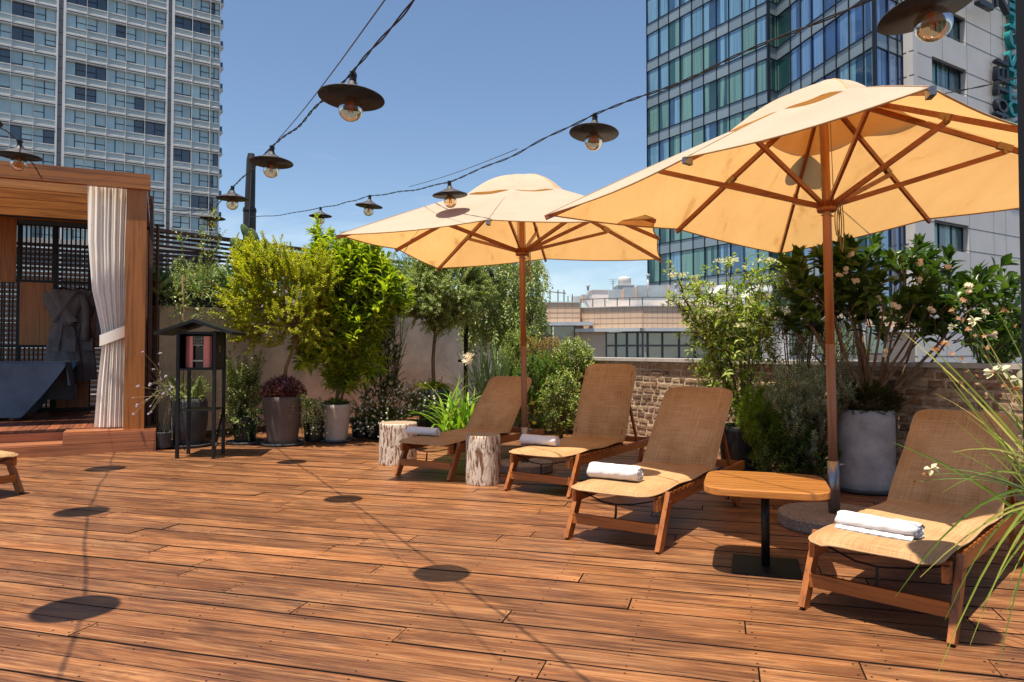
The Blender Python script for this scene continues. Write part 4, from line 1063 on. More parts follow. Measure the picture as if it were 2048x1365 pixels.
lounger((.634, 4.67), 33, 46, 'sun lounger left of the small wooden table in front of brick wall', (-.09, .25, .36, .062, 'plump white rolled towel on the lounger left of the wooden table', .82))
lounger((1.635, 3.33), 44, 39, 'nearest sun lounger at right behind the grassy iris leaves', (-.04, .22, .37, .05, 'flatter white towel on the nearest lounger at right', .72))
lounger((-4.40, 6.08), -68, 40, 'sun lounger at left edge with only its foot end showing')

# ------------------------------------------------------------ parasols
def parasol(base, top, zc, S_, phdeg, tilt, dz, lab, sleeve_h, base_r, H=.74):
    ph = radians(phdeg); t = thing('market_parasol', lab, 'parasol', (base[0], base[1], 0), 0, 'large square cream parasols with wooden ribs')
    ax, ay = tilt; nrm = Vector((-ax, -ay, 1)).normalized(); e1 = Vector((0, 1, 0)).cross(nrm).normalized(); e2 = nrm.cross(e1)
    C = Vector((top[0], top[1], zc))
    def rim(i):
        a = ph+i*pi/4; r = S_*(2**.5 if i % 2 == 0 else 1); return C+(e1*cos(a)+e2*sin(a))*r+nrm*(0 if i % 2 == 0 else dz)
    A = C+nrm*H
    def P3(i, s, tt, lift=0.0, sag=.035):
        R = rim(i).lerp(rim((i+1) % 8), s)
        mid = math.sin(pi*s); inward = .03*mid*tt**4
        p = A.lerp(R, tt); p = p + (C-R)*inward*.5 - nrm*(sag*mid*math.sin(pi*min(1, tt*.8))) + nrm*lift
        return p
    m = MB(); NS, NT = 8, 18
    for i in range(8):
        m.grid([[P3(i, s/NS, .13+.87*k/NT) + nrm*.012*sin(pi*k/NT) for s in range(NS+1)] for k in range(NT+1)])
    cn = m.build('canopy', M['canopy'], t, True)
    md = cn.modifiers.new('weld', 'WELD'); md.merge_threshold = .001
    m = MB(); rr = random.Random(int(zc*1000)+int(base[0]*10))           # vent cap, billowing between ribs
    for i in range(8):
        b = rr.uniform(.0, .045)
        rows = []
        for k in range(11):
            tt = .34*k/10; row = []
            for s in range(9):
                u = s/8; p = P3(i, u, tt, 0, 0); bl = (.026+b*math.sin(pi*u)*(k/10)**1.3*1.1 + .06*sin(pi*min(1, k/10))+.008*sin(u*9+i)*(k/10)) - .03*(k/10)**3
                row.append(p+nrm*bl)
            rows.append(row)
        m.grid(rows)
    vc = m.build('vent_cap', M['canopy'], t, True); md = vc.modifiers.new('weld', 'WELD'); md.merge_threshold = .002
    m = MB(); 
    rimp = []
    for i in range(8): rimp += [P3(i, s/8, 1.0)+nrm*-.004 for s in range(8)]
    m.tube(rimp, .006, 5, closed=True); m.build('hem', M['piping'], cn, True)
    for i in range(8):
        m = MB(); m.tube([P3(i, 0, .34+.66*k/12)+nrm*(.001+.012*sin(pi*k/12)) for k in range(13)], .0028, 4); m.build('seam', M['piping'], cn, True)
    lowhub = C - nrm*.03
    for i in range(8):
        R = rim(i); rad = (R-C); m = MB(); q0 = A - nrm*.05 + rad.normalized()*.05; q1 = R - nrm*.028 + rad.normalized()*.015
        m.bar(q0, q1, .022, .036, up=tuple(nrm)); rb = m.build('rib', M['teak_d'], t)
        m = MB(); k = .56; q = q0.lerp(q1, k) - nrm*.035; m.bar(lowhub+rad.normalized()*.05, q, .020, .034, up=tuple(nrm)); m.build('strut', M['teak_d'], t)
        m = MB(); m.bar(q0.lerp(q1, k-.022), q0.lerp(q1, k+.022), .032, .046, up=tuple(nrm)); m.bar(q+nrm*.03, q-nrm*.012, .03, .03, up=(1, 0, 0)); m.build('bracket', M['brass'], rb)
        if i in ((1, 2) if S_ > 1.4 else (1,)): m = MB(); m.bar(q1-rad.normalized()*.05, q1+rad.normalized()*.016, .027, .04, up=tuple(nrm)); m.build('end_cap', M['steel'], rb)
    m = MB(); B0 = Vector((base[0], base[1], .09)); jt = B0.lerp(C, (1.29-.09)/(zc-.09))
    m.tube([B0+(C-B0)*.1, jt], .031, 20); m.build('lower_pole', M['polegrey'], t, True)
    m = MB(); m.tube([jt, C, A], [.031, .031, .028], 20); m.build('upper_pole', M['bamboo'], t, True)
    m = MB(); ax_ = (C-B0).normalized()
    m.tube([C-nrm*.075, C-nrm*.045, C-nrm*.045, C-nrm*.0, C+nrm*.005], [.065, .072, .05, .06, .04], 20); m.build('hub', M['teak_d'], t, True)
    m = MB(); m.tube([A-nrm*.11, A-nrm*.03], [.06, .05], 16); m.build('crown', M['teak_d'], t, True)
    m = MB()
    for dx in (-.035, -.045, .035): m.tube([A+Vector((dx, -.03, -.1)), C+Vector((dx, -.035, 0))], .003, 5)
    for k in range(6):
        x = .05+.006*k; l = .22+.025*k; pts = [C+Vector((x+.012*sin(pi*q/6)*(1 if k % 2 else -1), -.045-.004*k, -.03-l*q/6)) for q in range(7)]; m.tube(pts, .004, 5)
    m.tube([C+Vector((.0, -.035, -.1)), C+Vector((.04, -.02, -.11)), C+Vector((0, .04, -.1)), C+Vector((-.04, 0, -.1)), C+Vector((.0, -.035, -.1))], .004, 5)
    m.build('rope', M['paletwig'], t, True)
    m = MB(); m.tube([B0, B0+ax_*sleeve_h], .041, 24); m.tube([B0+ax_*(sleeve_h-.03)+Vector((.04, 0, 0)), B0+ax_*(sleeve_h-.03)+Vector((.08, 0, 0))], .012, 8); m.build('sleeve', M['steel'], t, True)
    m = MB(); r = base_r; m.lathe([(r-.01, 0), (r, .01), (r, .08), (r-.012, .093), (.0, .093)], (base[0], base[1], 0), 48); m.build('stone_base', M['stone'], t)
M['teak_d'] = wood('rib_wood', (0.27, 0.075, 0.015), (0.15, 0.04, 0.01), 0.42, 'X', 1.0, 0.2)
M['brass'] = plain('bracket_metal', (0.30, 0.20, 0.11), 0.35, 0.8, 0.1, 5, 0.1)
parasol((.135, 7.55), (.105, 7.55), 2.305, 1.388, 212.2, (.013, -.001), .063, 'cream parasol farther away shading the first two loungers', .36, .29)
parasol((2.29, 5.2), (2.262, 5.205), 2.316, 1.435, 168.8, (-.001, -.054), .068, 'big near cream parasol beside the small table reaching past the right edge', .37, .38, .82)

# ------------------------------------------------------------ festoon lamps on cables
def mk_bulb():
    m, t, b = newmat('amber_glass'); b.inputs['Roughness'].default_value = .02; b.inputs['Base Color'].default_value = (.9, .5, .2, 1)
    tr = N(t, 'ShaderNodeBsdfTransparent'); tr.inputs[0].default_value = (.93, .74, .50, 1)
    gl = N(t, 'ShaderNodeBsdfGlossy'); gl.inputs['Roughness'].default_value = .03
    lw = N(t, 'ShaderNodeLayerWeight'); lw.inputs[0].default_value = .35
    mx = N(t, 'ShaderNodeMixShader'); cl = N(t, 'ShaderNodeMath', operation='MULTIPLY'); cl.inputs[1].default_value = .75; t.links.new(lw.outputs['Fresnel'], cl.inputs[0])
    t.links.new(cl.outputs[0], mx.inputs[0]); t.links.new(tr.outputs[0], mx.inputs[1]); t.links.new(gl.outputs[0], mx.inputs[2]); t.links.new(mx.outputs[0], t.nodes['Material Output'].inputs[0]); return m
M['bulb'] = mk_bulb(); M['filament'] = plain('filament', (.55, .17, .05), .4, .2, .05, 2, 0); M['socket'] = plain('lamp_socket', (.015, .013, .012), .5, 0, .2, 10, 0)
M['shade2'] = plain('lamp_shade_top', (0.085, 0.08, 0.085), 0.5, 0.2, 0.2, 12, 0.1)
def lamp(p, Dm, lab, tilt=(0, 0), grp='hanging lamps of the light strings'):
    """p: centre of the shade rim"""
    t = thing('hanging_lamp', lab, 'lamp', p, 0, grp); t.rotation_euler = (tilt[0], tilt[1], 0); k = Dm/.31
    m = MB(); r = .155*k; m.lathe([(r, 0), (r*.985, .004), (r*.5, .036*k), (r*.16, .062*k), (r*.14, .078*k)], n=48); sh = m.build('shade', M['shade2'], t, True, local=True)
    m = MB(); m.lathe([(r*.995, -.0015), (r*.5, .031*k), (r*.14, .057*k), (.001, .057*k)], n=48); m.build('shade_lining', M['shade'], sh, True, local=True)
    m = MB(); m.tube([(0, 0, .0*k), (0, 0, .07*k)], .022*k, 14); m.tube([(0, 0, .084*k), (0, 0, .115*k)], .017*k, 12); m.box(-.013*k, .013*k, -.02*k, .02*k, .108*k, .125*k); m.build('socket', M['socket'], t, local=True)
    m = MB(); R_ = .057*k; zc = -.055*k
    prof = [(.02*k, .0), (.024*k, -.008*k)] + [(R_*sin(a), zc+R_*cos(a)) for a in [radians(x) for x in range(28, 181, 8)]]
    m.lathe([(max(a, .0005), b) for a, b in prof], n=32); bl = m.build('bulb', M['bulb'], t, True, local=True)
    m = MB()
    for q in range(6):
        a = 2*pi*q/6; m.tube([(.006*k*cos(a), .006*k*sin(a), -.01*k), (.011*k*cos(a), .011*k*sin(a), -.07*k)], .0016*k, 4)
    m.tube([(0, 0, 0), (0, 0, -.045*k)], .003*k, 5); m.build('filament', M['filament'], bl, local=True)
    return Vector(p)+Vector((0, 0, .118*k))
def cable(pts, lab, anchor_lab, sag=.10, tw=.0048, rad=.0036, wire=None):
    t = thing('light_cable', lab, 'cable', pts[0]); full = []
    for a, b in zip(pts, pts[1:]):
        L = (b-a).length
        for k in range(int(max(8, L/.03))):
            n = int(max(8, L/.03)); u = k/n; p = a.lerp(b, u); p = p - Vector((0, 0, 1))*sag*L*.5*4*u*(1-u)*.25; p.x += .008*sin(u*9+a.x*5)*sin(pi*u); p.z += .008*sin(u*13+a.y)*sin(pi*u); full.append(p)
    full.append(pts[-1])
    for ph in (0, pi):
        m = MB(); s = 0; q = []
        for i, p in enumerate(full):
            if i: s += (full[i]-full[i-1]).length
            an = s*15+2.5*sin(s*1.7)+ph; q.append(p+Vector((cos(an)*tw, 0, sin(an)*tw)))
        m.tube(q, rad, 6); m.build('strand', M['rubber'], t, True)
    if wire:
        for a, b in wire: m = MB(); n = 12; m.tube([a.lerp(b, k/n)-Vector((0, 0, .02*sin(pi*k/n))) for k in range(n+1)], .0028, 5); m.build('support_wire', M['wire'], t)
    return t
def ray_at(px, py, Y): return at(px, py, Y)
# left string
L1 = lamp(at(703, 197, 3.56), .325, 'large lamp with amber globe high at left of centre', (radians(-4), radians(3)))
L2 = lamp(at(543, 326, 5.55), .325, 'lamp in front of the top of the tall black post', (radians(-3), radians(1)))
L3 = lamp(at(465, 398, 7.52), .325, 'lamp between the apartment tower and the black post', (0, 0))
L4 = lamp(at(425, 438, 9.5), .325, 'small faint lamp above the climber at the tower corner')
pst = at(497, 434, 14.4)
L0 = Vector((.38, 1.2, L1.z-.05))
cable([L0, L1, L2, L3, L4, Vector((pst.x-.6, 12.0, pst.z-.3))], 'twisted black cable carrying the lamps left of centre', '', .06, wire=[(at(770, 0, 2.4), at(556, 280, 5.0)), (at(465, 385, 7.2), at(345, 440, 9.4))])
# right string
R1 = lamp(at(1857, 17, 2.72), .36, 'closest lamp cut by the top edge above the big parasol', (radians(-6), radians(-12)))
R2 = lamp(at(1188, 267, 4.73), .325, 'lamp against open sky left of the glass hotel', (radians(-6), radians(4)))
R3 = lamp(at(900, 391, 6.66), .325, 'lamp hanging in front of the farther parasol canopy', (0, radians(-3)))
R4 = lamp(at(738, 413, 8.6), .325, 'small lamp just left of the farther parasol canopy', (0, radians(5)))
R5 = lamp(at(641, 433, 10.4), .325, 'small lamp shade above the tall bright green shrub', (0, 0))
cable([Vector((2.6, .6, R1.z+.05)), R1, R2, R3, R4, R5, pst], 'twisted black cable carrying the lamps right of centre to the post', '', .06, wire=[(at(1035, 298, 5.2), at(818, 374, 7.2))])
# far left string and one lamp hidden above the near parasol
A1 = lamp(at(38, 313, 7.0), .39, 'lamp at the left edge over the pergola beam', (0, radians(2)))
A2 = lamp((-3.78, 5.03, 2.85), .385, 'lamp of the left edge string just outside the picture', (0, 0))
A3 = lamp((-2.53, 2.98, 2.62), .385, 'lamp of the left edge string nearest the camera', (0, 0))
A4 = at(85, 358, 8.6)
cable([Vector((-1.4, .6, A3.z)), A3, A2, A1, A4], 'twisted black cable of the left edge light string', '', .05)
H1 = lamp((2.41, 5.99, 3.0), .325, 'lamp of the right hand cable above the near parasol')
cable([at(2140, 130, 7.0), H1], 'pale cable passing behind the near parasol at upper right', '', .04, .004, .004)
# post against the right edge of the picture
t = thing('edge_post', 'slim black post standing along the right edge of the view', 'post', (.86, 1.2, 0)); m = MB()
p = at(2043.5, 700, 1.2); m.add([(p.x,1.2,0),(p.x+.06,1.2,0),(p.x+.1,1.26,0),(p.x*1.26/1.2,1.26,0),(p.x,1.2,2.4),(p.x+.06,1.2,2.4),(p.x+.1,1.26,2.4),(p.x*1.26/1.2,1.26,2.4)],[(0,3,2,1),(4,5,6,7),(0,1,5,4),(1,2,6,5),(2,3,7,6),(3,0,4,7)]); m.build('post_shaft', plain('post_black', (.004, .004, .005), .6, 0, .1, 4, 0), t)
# ------------------------------------------------------------ plants
def F_(n, a, b, c=None, tr=.35, ro=.42):
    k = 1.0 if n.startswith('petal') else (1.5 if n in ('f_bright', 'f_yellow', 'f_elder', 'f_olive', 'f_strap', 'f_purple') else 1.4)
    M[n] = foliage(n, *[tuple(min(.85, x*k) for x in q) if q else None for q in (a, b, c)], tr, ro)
F_('f_bright', (.09, .15, .012), (.20, .26, .02), (.38, .42, .05), .48)
F_('f_yellow', (.10, .15, .012), (.26, .28, .02), (.48, .42, .03), .48)
F_('f_olive', (.10, .15, .04), (.20, .26, .09), (.38, .42, .20), .3)
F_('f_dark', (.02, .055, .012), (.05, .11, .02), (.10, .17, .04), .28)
F_('f_mid', (.03, .075, .012), (.075, .15, .025), (.15, .23, .05), .35)
F_('f_grey', (.12, .16, .12), (.22, .28, .22), (.34, .40, .33), .2)
F_('f_silver', (.18, .25, .22), (.28, .37, .33), (.42, .50, .46), .25)
F_('f_varieg', (.05, .10, .02), (.14, .2, .05), (.48, .50, .28), .3)
F_('f_purple', (.05, .016, .028), (.11, .04, .06), (.24, .11, .13), .2)
F_('f_pink', (.20, .10, .06), (.33, .20, .12), (.16, .2, .06), .3)
F_('f_gard', (.022, .05, .012), (.045, .09, .018), (.09, .15, .035), .32, .32)
F_('f_elder', (.09, .16, .025), (.20, .28, .06), (.40, .44, .14), .4)
F_('f_brown', (.12, .09, .03), (.17, .17, .05), (.12, .19, .05), .3)
F_('f_strap', (.06, .15, .012), (.15, .28, .03), (.30, .42, .07), .35)
F_('f_aloe', (.10, .18, .07), (.18, .27, .12), (.30, .36, .20), .15)
F_('f_iris', (.07, .14, .015), (.18, .25, .035), (.42, .42, .12), .35)
F_('f_cover', (.02, .035, .012), (.06, .05, .02), (.05, .09, .02), .25)
F_('petal', (.70, .68, .62), (.78, .76, .70), (.8, .74, .58), .3)
F_('petal_pink', (.72, .62, .52), (.82, .74, .64), (.85, .8, .72), .35)
F_('petal_cream', (.55, .55, .30), (.68, .68, .48), (.75, .75, .6), .3)
F_('petal_lilac', (.32, .26, .45), (.5, .42, .6), None, .3)
F_('petal_dry', (.30, .10, .03), (.42, .20, .08), (.5, .36, .2), .3)
M['cactus'] = plain('cactus_skin', (.10, .15, .045), .6, 0, .35, 12, .4)
M['pot_taupe'] = plain('pot_taupe', (.115, .088, .075), .7, 0, .14, 3, .15)
M['pot_cream'] = plain('pot_cream', (.42, .37, .32), .75, 0, .12, 3, .15)
M['pot_dark'] = plain('pot_dark', (.045, .047, .052), .6, 0, .2, 3, .2)
M['pot_grey'] = plain('pot_grey', (.33, .33, .34), .7, 0, .16, 5, .2)
M['pot_black'] = plain('pot_black', (.012, .013, .015), .35, 0, .2, 3, .1)
UP = Vector((0, 0, 1))
def rvec(r): 
    while True:
        v = Vector((r.uniform(-1, 1), r.uniform(-1, 1), r.uniform(-1, 1)))
        if .05 < v.length < 1: return v
def shoot(lv, st, r, a, b, sp, arch=.15, r0=.004, sm=0):
    """twig from a to b with leaves; sp: L W step spread n start droop"""
    a, b = Vector(a), Vector(b); D = b-a; L = D.length
    if L < 1e-3: return
    c = a.lerp(b, .5) + UP*arch*L + rvec(r)*.08*L; pts = []
    ns = max(3, int(L/.09))
    for i in range(ns+1): t = i/ns; pts.append(a*(1-t)**2 + c*2*t*(1-t) + b*t*t)
    if st is not None: st.tube(pts, [r0*(1-.75*i/ns)+.0008 for i in range(ns+1)], 4, sm, cap=False)
    s = sp.get('start', .3)*L; ph = r.uniform(0, 6.28); n = sp.get('n', 1)
    while s < L:
        t = s/L; p = a*(1-t)**2 + c*2*t*(1-t) + b*t*t; tg = ((c-a)*(1-t)+(b-c)*t).normalized()
        x = tg.cross(UP); x = x.normalized() if x.length > .05 else Vector((1, 0, 0)); y = x.cross(tg)
        for k in range(n):
            an = ph + 2*pi*k/n; rad = x*cos(an)+y*sin(an); spd = sp.get('spread', 1.0)
            d = tg*(1-spd*.45) + rad*spd + UP*sp.get('up', .15) + rvec(r)*.25
            nn = (tg*.6 + UP*.7 + rvec(r)*.35); f = r.uniform(.7, 1.15)*(1-.25*t)
            lv.leaf(p, d, nn, sp['L']*f, sp['W']*f, sp.get('droop', .2)*r.uniform(.4, 1.5))
        ph += 2.4 if n == 1 else pi/n+.2; s += sp['step']*r.uniform(.7, 1.3)
    # tip tuft
    for k in range(sp.get('tip', 3)):
        d = tg_last(a, c, b)*1.0 + rvec(r)*.6; lv.leaf(b, d, UP+rvec(r)*.4, sp['L']*.8, sp['W']*.7, .1)
def tg_last(a, c, b): return (b-c).normalized()
def lumps(r, c, R, n, size, shell=.55):
    out = []
    for _ in range(n):
        v = rvec(r).normalized()*(shell+(1-shell)*r.random()**.6); out.append((Vector((c[0]+v.x*R[0], c[1]+v.y*R[1], c[2]+v.z*R[2])), size*r.uniform(.7, 1.3)))
    return out
def bush(parent, r, base, c, R, nl, size, per, sp, leafmat, stemmat='twig', small=False, trunk=None, arch=.1, limb=.010, name='crown', below=0.3, outward=0.6):
    """limbs from base to lumps through the crown, shoots round each lump"""
    lv = LV(); st = MB(); base = Vector(base); cc = Vector(c)
    for q, s in lumps(r, c, R, nl, size):
        if q.z < cc.z - R[2]*below*2.2 and r.random() < .5: continue
        b0 = base + Vector((r.uniform(-1, 1), r.uniform(-1, 1), 0))*.03
        mid = b0.lerp(q, .5) + Vector((0, 0, .08*(q-b0).length)) + rvec(r)*.05
        st.tube([b0, mid, q], [limb, limb*.7, limb*.35], 5, 0, cap=False)
        out = (q-cc); out = out.normalized() if out.length > .01 else UP
        for _ in range(per):
            d = (rvec(r) + out*outward + UP*.25).normalized(); a = q + rvec(r)*s*.25
            if r.random() < .35: a = mid.lerp(q, r.random())
            shoot(lv, st, r, a, q+d*s, sp, arch, .003)
    o = lv.build(name, M[leafmat], parent, small); st.build('branches', M[stemmat], parent)
    return o
def flowers(parent, r, pts, mat, size, petals=5, name='flowers', wrel=.55):
    lv = LV()
    for p in pts:
        n = (rvec(r)+Vector((-.2, -.8, .7))).normalized(); x = n.cross(UP).normalized(); y = x.cross(n)
        for k in range(petals):
            a = 2*pi*k/petals+r.random()*.4; d = x*cos(a)+y*sin(a)+n*.25; lv.leaf(p, d, n, size, size*wrel, .15)
    return lv.build(name, M[mat], parent, size < .03, .08)
def crown_pts(r, c, R, n, front=True, zmin=-1):
    out = []
    while len(out) < n:
        v = rvec(r).normalized()
        if front and v.y > .3: continue
        if v.z < zmin: continue
        k = r.uniform(.85, 1.08); out.append(Vector((c[0]+v.x*R[0]*k, c[1]+v.y*R[1]*k, c[2]+v.z*R[2]*k)))
    return out
def pot(parent, c, rt, rb, h, mat, saucer=None, belly=0, z0=0.02, rim=True):
    m = MB(); prof = [(rb*.96, z0), (rb, z0+.015)]
    for k in range(1, 11):
        u = k/10; prof.append((rb+(rt-rb)*u+belly*sin(pi*u), z0+h*u))
    if rim: prof += [(rt-.02, z0+h+.003), (rt-.026, z0+h-.05)]
    m.lathe(prof, c, 48); m.build('pot', M[mat], parent, True)
    m = MB(); m.lathe([(rt-.028, z0+h-.04), (.001, z0+h-.03)], c, 24); m.build('soil', M['soil'], parent)
    if saucer:
        m = MB(); m.lathe([(saucer*.9, 0), (saucer, .012), (saucer*1.02, .038), (saucer*.98, .038), (saucer*.93, .018), (.001, .016)], c, 40); m.build('saucer', M['pot_dark'], parent, True)
def plant(name, label, cat, c, group=None): return thing(name, label, cat, (c[0], c[1], c[2] if len(c) > 2 else 0), 0, group)
def P_(px, py, Y): return at(px, py, Y)
def rad(px, Y): return px*Y/F                     # pixels -> metres at depth
BIG = dict(L=.15, W=.052, step=.028, n=2, spread=.9, start=.25, droop=.30, tip=6, up=.1)

# yellow green shrub on a stem, purple cover, taupe pot
def p_yellow():
    r = random.Random(1); Y = 9.6; c = G(565, 893); c = Vector((c.x*Y/c.y, Y, 0))
    t = plant('potted_shrub', 'yellow green shrub on a bare stem in a tapered taupe pot with purple foliage', 'potted plant', c)
    pot(t, c, .27, .185, .62, 'pot_taupe', .27)
    m = MB(); pts = [c+Vector((0, 0, .6)), P_(572, 735, Y), P_(590, 690, Y), P_(597, 640, Y)]; m.tube(pts, [.028, .024, .022, .02], 8); m.tube([P_(590, 690, Y), P_(602, 660, Y-.05), P_(625, 610, Y)], [.015, .012, .01], 6); m.build('trunk', M['trunk'], t, True)
    sp = dict(L=.048, W=.020, step=.014, n=2, spread=.9, start=.1, droop=.2, tip=3, up=.2)
    b = P_(600, 660, Y)
    lv = LV(); st = MB()
    tg = []
    for _ in range(95): tg.append((r.uniform(462, 645), r.uniform(590, 680)))
    for _ in range(95): tg.append((r.uniform(470, 660), r.uniform(520, 610)))
    for _ in range(60):
        x = r.uniform(480, 640); tg.append((x, r.uniform(488+abs(x-525)*.45, 560)))
    for x, y in tg:
        yy = Y+r.uniform(-.45, .35); q = P_(x, y, yy); out = (q-b); out.normalize()
        if r.random() < .16: st.tube([b, b.lerp(q, .5)+UP*.05, q], [.010, .007, .003], 4, cap=False)
        for _ in range(4):
            a = q+rvec(r)*.10; d = (out*.7+rvec(r)*.8+UP*(.7 if y < 570 else .1)).normalized(); shoot(lv, st, r, a-d*.08, a+d*r.uniform(.12, .24), sp, .12 if y < 570 else -.05, .002)
    lv.build('crown', M['f_yellow'], t, True); st.build('branches', M['twig'], t)
    flowers(t, r, [P_(r.uniform(500, 620), r.uniform(580, 650), Y-.5) for _ in range(14)], 'petal_lilac', .028)
    lv = LV(); cc = c+Vector((0, 0, .66)); 
    for _ in range(2600):
        v = rvec(r); p = cc+Vector((v.x*.30, v.y*.30, -.02+abs(v.z)*.27)); lv.leaf(p, v+UP*.4, UP+v*.5, .032, .022, .1)
    lv.build('purple_cover', M['f_purple'], t, True)
    trail(t, r, [P_(600, 790, Y-.1), P_(612, 800, Y-.1), P_(618, 800, Y)], .5, 'f_varieg', .3)
def trail(parent, r, starts, L, mat, spread=.25, n=12, flw=20):
    lv = LV(); st = MB(); sp = dict(L=.026, W=.014, step=.015, n=2, spread=1, start=.05, droop=.2, tip=2, up=.1)
    ends = []
    for s in starts:
        for _ in range(n):
            e = s+Vector((r.uniform(-.1, spread), r.uniform(-.15, .1), -r.uniform(.25, 1)*L)); shoot(lv, st, r, s, e, sp, .3, .002); ends.append(e); ends.append(s.lerp(e, .6)+rvec(r)*.03)
    lv.build('trailing_growth', M[mat], parent, True)
    if flw: flowers(parent, r, [r.choice(ends)+rvec(r)*.05-Vector((0, .03, 0)) for _ in range(flw)], 'petal', .014)
p_yellow()

def p_bright():
    r = random.Random(2); Y = 9.95; c = G(672, 884); c = Vector((c.x*Y/c.y, Y, 0))
    t = plant('potted_shrub', 'tall bright green large leaved shrub in a small off white pot', 'potted plant', c)
    pot(t, c, .20, .15, .49, 'pot_cream', .23)
    m = MB(); m.tube([c+Vector((0, 0, .48)), P_(678, 760, Y), P_(690, 700, Y), P_(700, 640, Y)], [.03, .024, .02, .014], 7); m.tube([c+Vector((.03, 0, .48)), P_(692, 770, Y), P_(660, 700, Y), P_(650, 600, Y), P_(640, 480, Y)], [.02, .017, .014, .012, .008], 6); m.build('trunk', M['trunk'], t, True)
    lv = LV(); st = MB(); b1 = P_(695, 690, Y); b2 = P_(660, 700, Y)
    def go(x, y, spread, k, L=.15, a=None):
        q = P_(x, y, Y+r.uniform(-.35, .35)*spread); s0 = a or (b1 if x > 670 else b2); a_ = q-((q-s0).normalized()*.5+rvec(r)*.5+UP*.3).normalized()*.30 if not a else a
        if a or r.random() < .2: st.tube([s0, s0.lerp(a_, .5)+UP*.05, a_], [.009, .007, .005], 4, cap=False)
        sp = dict(BIG); sp['L'] = L; sp['W'] = L*.33; shoot(lv, st, r, a_, q, sp, .12, .005)
    for _ in range(250):
        an = r.uniform(0, 6.28); k = r.random()**.5*(.88+.22*sin(an*4+1)+.15*r.random()); go(706+95*k*cos(an), 575+92*k*sin(an), 1, 0, .19)
    for _ in range(34): go(r.uniform(622, 690), r.uniform(465, 540), .6, 0)
    for _ in range(44): go(r.uniform(680, 775), r.uniform(495, 560), .8, 0)
    for _ in range(42): go(r.uniform(600, 765), r.uniform(640, 745), .8, 0, .23)
    for y in (440, 455, 470, 490): go(637+r.uniform(-5, 5), y, .15, 0, .15, P_(641, 530, Y))
    for _ in range(60): go(r.uniform(640, 745), r.uniform(650, 775), .6, 0, .15, P_(678, 790, Y))
    for x, y in ((600, 680), (590, 690), (612, 665), (628, 688), (605, 700), (640, 675), (618, 695), (595, 672)): go(x, y, .2, 0, .2, P_(650, 700, Y-.2))
    lv.build('crown', M['f_bright'], t); st.build('branches', M['greenstem'], t)
    lv = LV()
    for _ in range(260): v = rvec(r); lv.leaf(c+Vector((v.x*.18, v.y*.18, .5+abs(v.z)*.08)), v+UP*.5, UP, .05, .02)
    lv.build('pot_growth', M['f_mid'], t, True)
p_bright()

def p_tree():
    r = random.Random(3); Y = 10.75; c = Vector(((868-CX)/F*Y, Y, 0))
    t = plant('potted_tree', 'round headed small leaved tree on a pale stem in a tall dark pot', 'potted plant', c)
    pot(t, c, .235, .19, .66, 'pot_dark', None, .01)
    m = MB(); m.tube([c+Vector((0, 0, .6)), P_(866, 720, Y), P_(868, 690, Y), P_(872, 665, Y)], [.03, .026, .024, .03], 8); m.build('trunk', M['trunk'], t, True)
    sp = dict(L=.046, W=.022, step=.017, n=2, spread=1, start=.15, droop=.15, tip=3, up=.2)
    cc = P_(893, 590, Y); bush(t, r, P_(872, 668, Y), (cc.x, cc.y, cc.z+.05), (rad(80, Y), .55, rad(70, Y)), 105, .20, 12, sp, 'f_olive', 'twig', True, arch=.1)
    lv = LV(); st = MB(); sp = dict(L=.03, W=.013, step=.013, n=2, spread=1, start=.1, droop=.2, tip=2)
    for _ in range(90):
        a = c+Vector((r.uniform(-.15, .15), r.uniform(-.15, .15), .66)); v = rvec(r); shoot(lv, st, r, a, a+Vector((v.x*.26, v.y*.25-.03, abs(v.z)*.2-.05*(abs(v.x)))), sp, .4, .002)
    lv.build('yellow_cover', M['f_yellow'], t, True); st.build('cover_stems', M['greenstem'], t)
p_tree()

